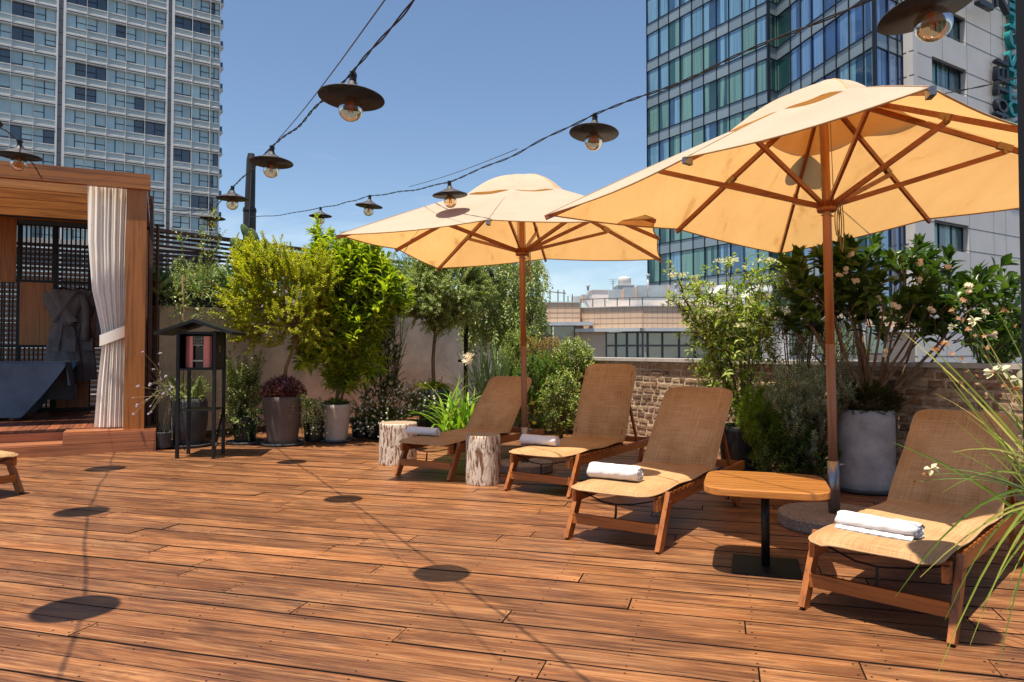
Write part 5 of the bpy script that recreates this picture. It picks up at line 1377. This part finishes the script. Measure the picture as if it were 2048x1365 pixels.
def p_columns():
    r = random.Random(4); Y = 10.5; c = Vector(((765-CX)/F*Y, Y, 0))
    t = plant('potted_shrub', 'narrow dark green upright shrub between the bright shrub and the round tree', 'potted plant', c)
    pot(t, c, .2, .16, .4, 'pot_black', .22)
    sp = dict(L=.036, W=.014, step=.013, n=2, spread=1, start=.05, droop=.1, tip=2, up=.3); lv = LV(); st = MB()
    for _ in range(460):
        y = r.uniform(625, 805); x = 765+r.uniform(-1, 1)*(20+22*((y-640)/160)); q = P_(x, y, Y+r.uniform(-.2, .2)); d = (rvec(r)*.8+UP*.6).normalized(); shoot(lv, st, r, q-d*.06, q+d*.13, sp, .1, .002)
    for px in (745, 760, 775, 790): st.tube([c+Vector((0, 0, .4)), P_(px, 760, Y), P_(px+3, 680, Y)], [.01, .007, .003], 5, cap=False)
    for px, py in ((808, 600), (818, 650), (800, 620), (790, 640), (760, 640), (812, 690)): shoot(lv, st, r, P_(790, 760, Y), P_(px, py, Y), sp, .02, .004)
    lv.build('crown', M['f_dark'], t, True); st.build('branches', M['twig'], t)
    for px0, py0, Yd, lab, sd, w in ((772, 830, 10.1, 'low bush with tiny white daisies behind the wide log stool', 5, .5), (832, 800, 10.15, 'airy white flowered bush hanging over the tall dark pot', 6, .28), (628, 835, 9.85, 'small white flowered bush between the taupe and off white pots', 7, .2), (722, 835, 10.3, 'dark leafy bush with white specks right of the off white pot', 9, .26)):
        r = random.Random(sd); cc = P_(px0, py0, Yd); t = plant('daisy_bush', lab, 'bush', (cc.x, cc.y, 0))
        if sd == 5: pot(t, (cc.x, cc.y, 0), .2, .15, .2, 'pot_black')
        else: pot(t, (cc.x, cc.y, 0), .14, .12, .25, 'pot_black')
        sp = dict(L=.03, W=.010, step=.013, n=2, spread=1, start=.1, droop=.2, tip=2); lv = LV(); st = MB(); ends = []
        for _ in range(240 if sd == 5 else 110):
            a = Vector((cc.x, cc.y, .22 if sd == 5 else .3))+rvec(r)*.1; v = rvec(r); e = Vector((cc.x+v.x*w, cc.y+v.y*.3, max(.05, cc.z+v.z*(.36 if sd == 5 else .3)))); shoot(lv, st, r, a.lerp(e, .4), e, sp, .15, .002); ends.append(e)
        lv.build('foliage', M['f_mid'], t, True); st.build('stems', M['twig'], t)
        flowers(t, r, [e+Vector((0, -.03, .02)) for e in ends if e.y < cc.y+.1]+[e+rvec(r)*.07-Vector((0, .06, 0)) for e in ends[:60]], 'petal', .017, 6, wrel=.6)
p_columns()

def p_left():
    # pot behind the stand
    r = random.Random(8); Y = 9.5; c = Vector(((380-CX)/F*Y, Y, 0))
    t = plant('potted_shrub', 'grey green fine leaved shrub in a big dark grey pot behind the black stand', 'potted plant', c)
    pot(t, c, .215, .17, .60, 'pot_dark', .28, .035)
    sp = dict(L=.032, W=.008, step=.010, n=2, spread=1, start=.1, droop=.1, tip=2); lv = LV(); st = MB()
    for _ in range(170):
        v = rvec(r); a = c+Vector((v.x*.15, v.y*.15, .6)); e = c+Vector((v.x*.38, v.y*.3-.05, .66+v.z*.24+.1)); shoot(lv, st, r, a, e, sp, .2, .002)
    lv.build('foliage', M['f_olive'], t, True); st.build('stems', M['twig'], t)
    # lavender like plant by the post
    r = random.Random(9); c = Vector(((330-CX)/F*9.2, 9.2, 0)); t = plant('lavender_plant', 'spindly lavender with long bare stems beside the pergola post', 'plant', c)
    pot(t, c, .12, .10, .2, 'pot_dark')
    st = MB(); lv = LV(); tips = []
    for _ in range(26):
        a = P_(338+r.uniform(-6, 6), 790+r.uniform(-8, 8), 9.2); e = P_(r.uniform(262, 345), r.uniform(700, 830), 9.0+r.uniform(-.2, .2)); mid = a.lerp(e, .5)+UP*r.uniform(0, .1); st.tube([a, mid, e], [.0035, .003, .002], 4, cap=False); tips.append(e)
        for _ in range(5): lv.leaf(a.lerp(mid, r.random()), rvec(r)+UP*.4, UP, .06, .007)
    for px, py in ((338, 830), (325, 860), (345, 880)): st.tube([P_(340, 790, 9.2), P_(px, py, 9.15), c+Vector((0, 0, .2))], .004, 4, cap=False)
    st.build('stems', M['paletwig'], t); lv.build('foliage', M['f_grey'], t, True); flowers(t, r, tips+[q+rvec(r)*.02 for q in tips], 'petal_lilac', .02, 6)
    # variegated shrub
    r = random.Random(10); Y = 9.75; c = Vector(((492-CX)/F*Y, Y, 0)); t = plant('potted_shrub', 'cream and green variegated shrub in a low dark pot left of the taupe pot', 'potted plant', c)
    pot(t, c, .17, .13, .34, 'pot_black', .24)
    sp = dict(L=.05, W=.03, step=.022, n=2, spread=1, start=.15, droop=.15, tip=3, up=.15); lv = LV(); st = MB()
    for _ in range(230):
        x, y = r.uniform(443, 532), r.uniform(700, 850); k = 1-abs(x-487)/55
        if y < 860-150*k-15 and r.random() < .6: continue
        e = P_(x, y, Y+r.uniform(-.3, .2)); shoot(lv, st, r, c+Vector((r.uniform(-.1, .1), 0, .35)), e, dict(sp, start=.55), .08, .003)
    lv.build('foliage', M['f_varieg'], t); st.build('stems', M['twig'], t)
    lv = LV(); st = MB(); sp2 = dict(L=.024, W=.012, step=.014, n=2, spread=1, start=.05, droop=.2, tip=2)
    for _ in range(70): a = c+Vector((r.uniform(-.14, .14), -.05, .33)); shoot(lv, st, r, a, a+Vector((r.uniform(-.22, .22), r.uniform(-.18, 0), -r.uniform(.05, .27))), sp2, .3, .002)
    lv.build('trailing_growth', M['f_mid'], t, True); flowers(t, r, [c+Vector((r.uniform(-.3, .3), -.2, r.uniform(.12, .4))) for _ in range(30)], 'petal', .012)
    # climber on a cane
    r = random.Random(12); Y = 9.3; t = plant('climber', 'straggly small leaved climber on a cane rising above the black stand', 'climber', P_(368, 880, Y)*1.0)
    m = MB(); m.tube([P_(366, 880, Y), P_(366, 550, Y)], .012, 7); m.build('cane', M['trunk'], t, True)
    lv = LV(); st = MB(); sp = dict(L=.045, W=.026, step=.030, n=1, spread=1, start=.1, droop=.15, tip=2)
    pths = [[(430, 655), (425, 600), (415, 540), (420, 480), (428, 425)], [(366, 640), (372, 560), (365, 500), (362, 460)], [(405, 600), (412, 520), (400, 470), (408, 450)], [(372, 640), (420, 620), (445, 640)], [(366, 620), (340, 612), (322, 612)], [(400, 590), (440, 600), (452, 612)], [(420, 520), (435, 490), (440, 460)], [(366, 590), (330, 590), (345, 575)]]
    for p in pths:
        q = [P_(x, y, Y+r.uniform(-.1, .1)) for x, y in p]
        for a, b in zip(q, q[1:]):
            shoot(lv, st, r, a, b, sp, .03, .004)
            for _ in range(4): s = a.lerp(b, r.random()); shoot(lv, st, r, s, s+rvec(r)*.16+UP*.02, dict(sp, step=.022), .1, .002)
    for _ in range(60): s = P_(r.uniform(345, 450), r.uniform(560, 655), Y+r.uniform(-.15, .15)); shoot(lv, st, r, s, s+rvec(r)*.15, sp, .1, .002)
    lv.build('foliage', M['f_varieg'], t); st.build('stems', M['twig'], t)
p_left()

def rosette(parent, r, c, n, L, w, mat, up=(.2, 1.2), droop=.8, fold=.35, name='leaves', base=.9, segs=6):
    m = MB()
    for k in range(n):
        a = k*2.4+r.uniform(-.2, .2); e = r.uniform(*up); d = Vector((cos(a)*cos(e), sin(a)*cos(e), sin(e))); m.ribbon(Vector(c)+d*.02, d, L*r.uniform(.7, 1.1), w*r.uniform(.8, 1.1), droop*r.uniform(.3, 1.4), segs, 0, fold, base)
    return m.build(name, M[mat], parent, True)
def p_succ():
    r = random.Random(20)
    def wc(px, py, off=.2): s, z = WC.hit(px, py, off); return WC((s, off, z))
    for px, py, L, w, n, lab, dr in ((316, 582, .34, .085, 26, 'broad leaved aloe at the left end of the planter beside the pergola post', .8), (398, 583, .50, .030, 46, 'spiky narrow leaved aloe in the planter above the black stand', 2.0),
                                 (462, 575, .42, .055, 34, 'grey green agave in the planter left of the cactus', 1.2), (482, 600, .40, .055, 24, 'aloe drooping over the planter edge beside the yellow green shrub', 2.2), (345, 590, .30, .03, 24, 'small spiky aloe next to the broad leaved aloe', 2.0)):
        c = wc(px, py+6, .0); t = plant('succulent', lab, 'succulent', c, 'succulents in the wall planters'); rosette(t, r, c, n, L*1.25, w*1.15, 'f_aloe', (-.2, 1.35), dr)
    # prickly pears
    for cx_, pads, lab in ((510, [(520, 590, 14, 22, .1), (512, 545, 16, 26, -.1), (527, 500, 15, 24, .1), (508, 478, 10, 22, -.3), (495, 470, 9, 24, -.5), (478, 505, 14, 20, .3), (470, 488, 9, 14, -.4), (545, 500, 9, 14, .4), (493, 510, 12, 20, .1)], 'prickly pear cactus rising left of the yellow green shrub'),
                           (745, [(742, 520, 12, 18, 0), (752, 498, 10, 16, .2), (735, 500, 9, 15, -.3), (748, 478, 8, 12, .1)], 'prickly pear cactus against the fence right of the tall bright shrub'), (700, [(710, 500, 12, 18, 0), (700, 480, 9, 16, -.2)], 'prickly pear cactus partly hidden behind the tall bright shrub')):
        c = wc(cx_, 600, .2); t = plant('prickly_pear', lab, 'cactus', c, 'prickly pears in the wall planters')
        for px, py, a, b, rot in pads:
            p = wc(px, py, .22+r.uniform(-.06, .06)); m = MB(); R = Matrix.Rotation(r.uniform(-.6, .6), 3, 'Z') @ Matrix.Rotation(rot, 3, 'Y'); m.ellipsoid(p, (rad(a, p.y), .022, rad(b, p.y)), 18, 12, 0, R); m.build('pad', M['cactus'], t, True)
        m = MB(); p = wc(cx_, 612, .2); q = wc(cx_, 530, .2); m.tube([p, q], .03, 8); m.build('stem', M['trunk'], t)
    c = wc(462, 560, .3); t = plant('dry_stalk', 'leaning dry flower stalk in front of the slat fence', 'stalk', c); m = MB(); m.tube([c, wc(452, 530, .2), wc(478, 465, .2)], [.012, .016, .008], 6); m.build('stalk', M['paletwig'], t)
    for px, py, L, n, lab in ((790, 560, .75, 26, 'stiff sword leaved plant in the planter left of the round tree'), (612, 560, .6, 12, 'upright sword leaved plant behind the yellow green shrub'), (826, 570, .6, 22, 'striped sword leaved plant above the round headed tree')):
        c = wc(px, py+20, .2); t = plant('sword_plant', lab, 'plant', c, 'sword leaved plants in the wall planters'); rosette(t, r, c, n, L, .045, 'f_aloe', (.6, 1.5), .4, .25)
    # low growth in the troughs
    for i, (a, b) in enumerate(((300, 470), (470, 640), (640, 800), (800, 905))):
        c = wc((a+b)/2, 590, .2); t = plant('trough_growth', ('mixed small leaved growth spilling from the trough ' + ('above the black stand', 'behind the yellow green shrub', 'behind the tall bright shrub', 'behind the round headed tree')[i]), 'ground cover', c); lv = LV(); st = MB(); sp = dict(L=.04, W=.017, step=.018, n=2, spread=1, start=.1, droop=.2, tip=2)
        for _ in range(380 if i < 2 else 330):
            s = wc(r.uniform(a, b), r.uniform(548 if i < 2 else 520, 602), r.uniform(-.02, .4)); shoot(lv, st, r, s, s+Vector((r.uniform(-.2, .2), r.uniform(-.2, .05), r.uniform(-.12, .28))), sp, .2, .002)
        lv.build('foliage', M['f_mid' if i % 2 else 'f_varieg'], t, True); st.build('stems', M['twig'], t)
p_succ()

def p_mid():
    r = random.Random(30)
    # bent black shower pipe
    p = P_(932, 545, 11.6); t = thing('outdoor_shower', 'bent black outdoor shower pipe rising behind the round headed tree', 'shower', (p.x, p.y, 0)); m = MB()
    m.tube([(p.x, 11.6, 0), (p.x, 11.6, P_(0, 552, 11.6).z)] + [P_(932+3*k*(k > 0)+(0, 1, 5, 12)[k]*.4, (548, 545, 541, 540)[k], 11.6-.02*k) for k in range(1, 4)] + [P_(972, 541, 11.5), P_(980, 544, 11.5), P_(984, 550, 11.5), P_(985, 561, 11.5)], .034, 12); m.build('pipe', M['black'], t, True)
    m = MB(); q = P_(985, 562, 11.5); m.lathe([(.05, .0), (.11, -.012), (.11, -.02), (.001, -.02)], q, 24); m.build('shower_head', M['black'], t)
    m = MB(); q = P_(932, 722, 11.6); m.tube([q, q+Vector((-.12, -.05, 0))], .02, 8); m.build('valve', M['black'], t)
    # strap leaved plant
    c = P_(915, 850, 9.8); c.z = 0; t = plant('agapanthus', 'glossy strap leaved plant with a pale pink flower head by the first lounger', 'plant', c); m = MB()
    for k in range(70):
        a = r.uniform(0, 6.28); e = r.uniform(.7, 1.45); b = c+Vector((r.uniform(-.2, .2), r.uniform(-.15, .15), .1)); m.ribbon(b, Vector((cos(a)*cos(e), sin(a)*cos(e), sin(e))), r.uniform(.55, .95), .045, r.uniform(1.0, 2.6), 9, 0, .2, .6)
    m.build('leaves', M['f_strap'], t, True); m = MB(); q = P_(937, 718, 9.7); m.tube([c+Vector((.05, 0, .1)), q], .006, 5); m.build('flower_stalk', M['greenstem'], t); flowers(t, r, [q+rvec(r)*.075 for _ in range(32)], 'petal_pink', .04, 5, 'flower_head', .35)
    # ribbon / yucca clump
    c = P_(985, 750, 11.2); c.z = .1; t = plant('ribbon_grass', 'tall upright ribbon leaved clump left of the farther parasol pole', 'plant', c); m = MB()
    for k in range(190):
        a = r.uniform(0, 6.28); e = r.uniform(.75, 1.5); b = c+Vector((r.uniform(-.2, .2), r.uniform(-.15, .15), .2)); m.ribbon(b, Vector((cos(a)*cos(e), sin(a)*cos(e), sin(e))), r.uniform(.8, 1.35), .022, r.uniform(.1, .8), 6, 0, .2, .8)
    m.build('leaves', M['f_aloe'], t, True)
    # tall leafy climber mass
    sp = dict(L=.075, W=.03, step=.032, n=2, spread=1, start=.15, droop=.5, tip=3, up=-.1)
    t = plant('tall_shrub', 'tall leafy shrub with hanging sprays behind the farther parasol pole', 'shrub', (.25, 12.2, 0)); lv = LV(); st = MB(); b = Vector((.25, 12.3, .9)); st.tube([(.25, 12.3, 0), b], .05, 6)
    for _ in range(620):
        x, y = r.uniform(930, 1092), r.uniform(510, 680)
        if x > 1075 and y < 530: continue
        if x > 1078 and r.random() < .5: continue
        e = P_(x, y, 12.1+r.uniform(-.5, .5)); a = b.lerp(e, .7)+UP*.1; 
        if r.random() < .25: st.tube([b, b.lerp(a, .5)+UP*.1, a], [.02, .012, .006], 4, cap=False)
        shoot(lv, st, r, e+UP*.12+rvec(r)*.1, e+Vector((r.uniform(-.15, .15), r.uniform(-.2, .1), -r.uniform(.1, .35))), sp, .2, .003)
    lv.build('crown', M['f_olive'], t); st.build('branches', M['paletwig'], t)
    # lower bushes right of pole
    specs = [((1085, 700), (48, 30), 11.5, 'f_pink', 'reddish dry leaved bush above the hedge behind the first two loungers', dict(L=.035, W=.018, step=.018, n=2, spread=1, start=.1, tip=2), 260, .16),
             ((1085, 760), (62, 55), 10.9, 'f_mid', 'dense mid green bush behind the first lounger backrest', dict(L=.045, W=.022, step=.02, n=2, spread=1, start=.1, tip=3), 560, .18),
             ((1150, 715), (38, 40), 10.9, 'f_varieg', 'light leaved shrub with upright tips in front of the office windows', dict(L=.065, W=.028, step=.028, n=2, spread=1, start=.15, tip=3), 190, .22),
             ((1122, 800), (42, 62), 10.0, 'f_varieg', 'fresh green low bush between the first two lounger backrests', dict(L=.05, W=.035, step=.025, n=2, spread=1, start=.1, tip=3), 200, .15),
             ((1040, 700), (40, 45), 11.6, 'f_olive', 'feathery green bush beside the farther parasol pole', dict(L=.06, W=.018, step=.02, n=2, spread=1, start=.1, tip=3), 260, .2)]
    for (x, y), (rx, ry), Y, mat, lab, sp, n, L in specs:
        c = P_(x, y, Y); t = plant('bush', lab, 'bush', (c.x, Y, 0)); lv = LV(); st = MB(); b = Vector((c.x, Y, .15)); st.tube([(c.x, Y, 0), b+UP*.2], .03, 5)
        for _ in range(n):
            an = r.uniform(0, 6.28); k = r.random()**.5; e = P_(x+rx*k*cos(an), y+ry*k*sin(an), Y+r.uniform(-.35, .3)); e.z = max(e.z, .08); a = e+Vector((0, 0, -L*.6))+rvec(r)*L*.5
            if r.random() < .2: st.tube([b, a], [.01, .005], 4, cap=False)
            shoot(lv, st, r, a, e+rvec(r)*.05, sp, .1, .003)
        lv.build('foliage', M[mat], t, True); st.build('stems', M['twig'], t)
    c = G(1145, 868); t = plant('grey_pot', 'plain grey brown pot half hidden between the first two loungers', 'pot', c*1.0); pot(t, (c.x, c.y+.25, 0), .2, .15, .38, 'pot_taupe')
    r = random.Random(37)
    t = plant('yellow_flowers', 'low flowering plant with yellow blooms at the foot of the hedge', 'plant', P_(1065, 850, 9.4)*1.0); lv = LV(); st = MB(); b = P_(1065, 868, 9.4)
    for _ in range(60): shoot(lv, st, r, b+rvec(r)*.1, b+Vector((r.uniform(-.3, .3), r.uniform(-.2, .1), r.uniform(.05, .35))), dict(L=.04, W=.02, step=.02, n=2, spread=1, start=.1, tip=2), .1, .002)
    lv.build('foliage', M['f_mid'], t, True); st.build('stems', M['twig'], t); M['petal_y'] = foliage('petal_yellow', (.6, .45, .02), (.7, .55, .05), None, .2); flowers(t, r, [P_(1068, 846, 9.2), P_(1080, 825, 9.3), P_(1066, 807, 9.3)], 'petal_y', .035, 6)
p_mid()

def p_right():
    # elder shrub in black pot
    r = random.Random(40); Y = 7.35; c = Vector(((1487-CX)/F*Y, Y, 0)); t = plant('potted_shrub', 'tall pale leaved elder shrub with creamy flower heads in a black pot', 'potted plant', c)
    pot(t, c, .255, .22, .47, 'pot_black', .27)
    sp = dict(L=.075, W=.026, step=.040, n=2, spread=.9, start=.25, droop=.3, tip=4, up=.05); lv = LV(); st = MB(); b = c+Vector((0, 0, .45)); heads = []
    stems = [((1455, 700), (1440, 620), (1452, 525)), ((1420, 690), (1375, 600), (1356, 555)), ((1415, 690), (1400, 610), (1388, 560)), ((1490, 690), (1520, 600), (1535, 525)), ((1480, 700), (1500, 600), (1490, 540)), ((1510, 690), (1560, 620), (1565, 525)), ((1430, 700), (1390, 640), (1342, 600)), ((1460, 720), (1430, 660), (1425, 575)), ((1500, 700), (1545, 640), (1580, 560)), ((1450, 740), (1410, 690), (1372, 650)), ((1480, 720), (1470, 640), (1475, 580))]
    for s in stems:
        q = [P_(x, y, Y+r.uniform(-.2, .2)) for x, y in s]; q[1].y = (q[0].y+q[2].y)/2; st.tube([b]+q, [.012, .010, .007, .004], 5, cap=False); heads.append(q[2])
        for a, e in zip(q, q[1:]):
            for _ in range(10): s0 = a.lerp(e, r.random()); shoot(lv, st, r, s0, s0+(rvec(r)+UP*.2)*.24, sp, .1, .003)
            shoot(lv, st, r, a, e, dict(sp, start=0), .0, .003)
    for _ in range(330): s0 = P_(r.uniform(1395, 1535), r.uniform(600, 835), Y+r.uniform(-.25, .25)); shoot(lv, st, r, s0, s0+(rvec(r)+UP*.1)*.22, sp, .1, .003)
    lv.build('crown', M['f_elder'], t); st.build('branches', M['trunk'], t)
    pts = []
    for h, w_ in list(zip(heads, (.11, .09, .03, .09, .02, .05, .0, .04, .03, .0, .0)))+[(P_(1425, 625, Y-.25), .08), (P_(1485, 655, Y-.25), .07)]:
        if w_: pts += [h+Vector((r.uniform(-1, 1)*w_, r.uniform(-1, 1)*w_, r.uniform(0, .04))) for _ in range(int(900*w_))]
    flowers(t, r, pts, 'petal_cream', .012, 5, 'flower_heads')
    # feathery green and silver plants
    specs = [((1530, 825), (62, 66), 6.9, 'f_strap', 'feathery soft green plant spilling beside the black pot', dict(L=.05, W=.006, step=.008, n=3, spread=1, start=.05, tip=4), 260, .2, .0),
             ((1618, 790), (82, 82), 6.6, 'f_silver', 'silvery fern leaved artemisia behind the near parasol pole', dict(L=.045, W=.008, step=.011, n=2, spread=1, start=.15, tip=4), 320, .2, .1),
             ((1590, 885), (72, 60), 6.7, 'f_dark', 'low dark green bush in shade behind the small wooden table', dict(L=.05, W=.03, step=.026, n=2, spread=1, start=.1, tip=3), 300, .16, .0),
             ((1590, 640), (62, 85), 7.1, 'f_brown', 'tall thin grassy brown green shrub between elder and gardenia', dict(L=.06, W=.014, step=.026, n=2, spread=.8, start=.1, tip=3, up=.3), 110, .22, .5),
             ((1690, 680), (45, 60), 7.3, 'f_brown', 'wispy brown stemmed shrub behind the gardenia trunks', dict(L=.05, W=.009, step=.03, n=2, spread=.7, start=.1, tip=2, up=.3), 70, .35, .5)]
    for (x, y), (rx, ry), Y, mat, lab, sp, n, L, arch in specs:
        c = P_(x, y, Y); t = plant('bush', lab, 'bush', (c.x, Y, 0)); lv = LV(); st = MB(); b = Vector((c.x, Y, .1)); st.tube([(c.x, Y, 0), b+UP*.3], .03, 5)
        for _ in range(n):
            an = r.uniform(0, 6.28); k = r.random()**.5*(.85+.35*sin(an*3+x)+.2*r.random()); e = P_(x+rx*k*cos(an), y+ry*k*sin(an), Y+r.uniform(-.3, .3)); e.z = max(e.z, .05); a = e+Vector((0, 0, -L*.7))+rvec(r)*L*.4; a.z = max(a.z, .03)
            if r.random() < .3: st.tube([b, b.lerp(a, .6)+UP*.05, a], [.008, .005, .003], 4, cap=False)
            shoot(lv, st, r, a, e+rvec(r)*.09+Vector((.0, -.05, 0)), sp, .1, .0025)
        lv.build('foliage', M[mat], t, True); st.build('stems', M['twig'], t)
    # gardenia in grey pot
    r = random.Random(44); Y = 6.53; c = Vector(((1727-CX)/F*Y, Y, 0)); t = plant('potted_tree', 'dark leaved gardenia with white blooms and many stems in a tall pale grey pot', 'potted plant', c)
    pot(t, c, .245, .235, .70, 'pot_grey', .29, .006)
    b = c+Vector((.05, 0, .7)); lv = LV(); st = MB(); sp = dict(L=.19, W=.095, step=.06, n=2, spread=.95, start=.45, droop=.22, tip=6, up=.1)
    tg = []
    for _ in range(84):
        x = r.uniform(1575, 2030); u = (x-1720)/220; top = 505+70*max(0, u-.2)**1.4+ (60*max(0, -u-.1)); y = top+r.random()**.8*125; tg.append((x, y))
    tg += [(1570, 545), (1600, 530), (1690, 515), (1735, 505), (1800, 510), (1850, 515), (1890, 530), (1950, 560), (1990, 545), (2000, 620), (1940, 655), (1780, 655)]
    for i, (x, y) in enumerate(tg):
        yy = Y+r.uniform(-.55, .45); q = P_(x, y, yy); 
        m1 = b.lerp(q, .55)+Vector((0, 0, -.08)); a = q-((q-b).normalized()*.5+rvec(r)*.5+UP*.3).normalized()*.22
        if i % 4 == 0: st.tube([b+Vector((r.uniform(-.1, .1), 0, -.05)), m1, a, q], [.016, .012, .008, .004], 6, cap=False)
        for _ in range(2): shoot(lv, st, r, a+rvec(r)*.06, q+rvec(r)*.14, sp, .1, .004)
    lv.build('crown', M['f_gard'], t); st.build('trunks', M['trunk'], t)
    px_ = [(1678, 549), (1693, 541), (1755, 595), (1788, 610), (1797, 617), (1840, 525), (1895, 533), (1710, 563), (1836, 560), (1938, 585), (1970, 625), (1975, 668), (1988, 670), (1938, 570), (1770, 707), (1700, 510), (1863, 620)]
    pts = []
    for x, y in px_:
        q = P_(x, y, Y-.62); flowers(t, r, [q+rvec(r)*.02 for _ in range(5)], 'petal_pink', .024, 6, 'flower', .95)
    lv = LV(); cc = c+Vector((0, 0, .74))
    for _ in range(2600):
        v = rvec(r); lv.leaf(cc+Vector((v.x*.30, v.y*.30, v.z*.17+.06)), v+UP*.3, UP+v*.6, .038, .024, .1)
    lv.build('ground_cover', M['f_cover'], t, True)
    # right hand leafy shrub by the wall end
    r = random.Random(46); Y = 6.2; c = P_(2010, 700, Y); t = plant('shrub', 'leafy green shrub at the right edge beyond the brick wall', 'shrub', (c.x, Y+.8, 0)); lv = LV(); st = MB(); b = Vector((c.x, Y+.3, .9)); st.tube([(c.x+.1, Y+.8, 0), b], .03, 5)
    sp = dict(L=.085, W=.032, step=.03, n=2, spread=.9, start=.25, droop=.2, tip=5, up=.2)
    for _ in range(75):
        x = r.uniform(1945, 2100); y = r.uniform(575, 720)-max(0, (x-1960))*.12; q = P_(x, y, Y+r.uniform(-.1, .5)); a = b.lerp(q, .7)
        if r.random() < .3: st.tube([b, a], [.01, .004], 4, cap=False)
        shoot(lv, st, r, a, q, sp, .1, .003)
    lv.build('crown', M['f_mid'], t); st.build('branches', M['twig'], t)
    # foreground iris clump in a pot outside the right edge
    r = random.Random(47); c = Vector((2.16, 2.62, 0)); t = plant('potted_iris', 'foreground clump of long arching iris leaves with pale flowers at right', 'potted plant', c)
    pot(t, c, .24, .2, .42, 'pot_dark')
    m = MB()
    def blade(px, py, Yt, w, lift=.25, o=None, mi=0, nseg=14):
        e = P_(px, py, Yt); a = o if o is not None else c+Vector((r.uniform(-.12, .12), r.uniform(-.12, .12), .42)); mid = a.lerp(e, .45)+UP*lift*(e-a).length; vs = []
        pts = [a*(1-k/nseg)**2+mid*2*(k/nseg)*(1-k/nseg)+e*(k/nseg)**2 for k in range(nseg+1)]
        for i, p in enumerate(pts):
            tg = (pts[min(i+1, nseg)]-pts[max(i-1, 0)]).normalized(); s = tg.cross(Vector((.3, -1, .3))).normalized(); u = i/nseg; ww = w*.5*(1-u**3)+.0006; nn = s.cross(tg)
            vs += [p-s*ww+nn*ww*.35, p, p+s*ww+nn*ww*.35]
        fs = []
        for i in range(nseg): q = i*3; fs += [(q, q+1, q+4, q+3), (q+1, q+2, q+5, q+4)]
        m.add(vs, fs, mi); return pts
    for px, py, Yt, w, li in [(1900, 770, 2.5, .016, .05), (1800, 660, 2.6, .012, .12), (1830, 665, 2.6, .012, .1), (1785, 885, 2.2, .014, .12), (1905, 840, 2.3, .006, .1), (1855, 700, 2.5, .012, .08), (1950, 640, 2.5, .012, .05), (1995, 620, 2.6, .014, .03), (1960, 700, 2.4, .01, .05),
                          (1790, 1195, 1.9, .010, .45), (1840, 1155, 2.0, .008, .4), (1995, 1340, 1.7, .010, .5), (1915, 1100, 2.0, .009, .35), (1868, 1365, 1.7, .012, .55), (1940, 1290, 1.8, .010, .45), (1890, 1240, 1.9, .008, .5), (2010, 1230, 1.9, .009, .45), (1905, 905, 2.1, .008, .3), (1885, 985, 2.1, .008, .32), (1960, 1220, 2.0, .012, .4),
                          (1900, 900, 2.4, .008, .2), (1970, 900, 2.3, .012, .15), (2000, 800, 2.4, .014, .08), (1930, 830, 2.5, .010, .08), (1980, 860, 2.3, .010, .1), (2020, 700, 2.5, .014, .04), (1975, 1130, 2.0, .010, .35), (2025, 1100, 1.9, .012, .3), (1960, 1010, 2.1, .006, .25)]:
        blade(px, py, Yt, w, li)
    for _ in range(40):
        a = r.uniform(0, 6.28); e = r.uniform(.6, 1.4); b = c+Vector((r.uniform(-.12, .12), r.uniform(-.12, .12), .42)); m.ribbon(b, Vector((cos(a)*cos(e)-.15, sin(a)*cos(e), sin(e))), r.uniform(.5, .95), .009, r.uniform(.5, 2.2), 10, 0, .2, .8)
    m.build('leaves', M['f_iris'], t, True)
    m = MB(); fl = []; dry = []
    for px, py, Yt in [(1905, 625, 2.4), (1920, 640, 2.4), (1935, 660, 2.4), (1890, 690, 2.35), (1870, 700, 2.4), (1900, 710, 2.35), (2010, 622, 2.4), (1925, 600, 2.45), (2035, 780, 2.3), (1985, 745, 2.2)]:
        pts = blade(px, py, Yt, .005, .10); dry += [pts[-1]+rvec(r)*.01 for _ in range(3)]+[pts[-2]+rvec(r)*.012, pts[-3]+rvec(r)*.012]
    for px, py, Yt in [(1862, 938, 2.0), (1830, 965, 2.0), (1850, 950, 2.0)]: pts = blade(px, py, Yt, .004, .12, P_(2060, 985, 2.1)); dry.append(pts[-1])
    m.build('flower_stalks', M['greenstem'], t)
    for px, py, Yt, k in [(1985, 745, 2.2, .032), (2003, 742, 2.2, .03), (1862, 938, 2.0, .022), (2037, 758, 2.25, .03), (1948, 642, 2.4, .026), (1905, 655, 2.4, .018)]: fl.append((P_(px, py, Yt), k))
    for p, k in fl:
        lv = LV()
        for q in range(6): a = 2*pi*q/6+r.random(); lv.leaf(p, Vector((cos(a), -.2, .45*sin(a)+.15)), UP-Vector((0, .5, 0)), k, k*.6, .15)
        lv.build('flower', M['petal_cream'], t)
    flowers(t, r, dry, 'petal_dry', .010, 5, 'withered_flowers')
p_right()
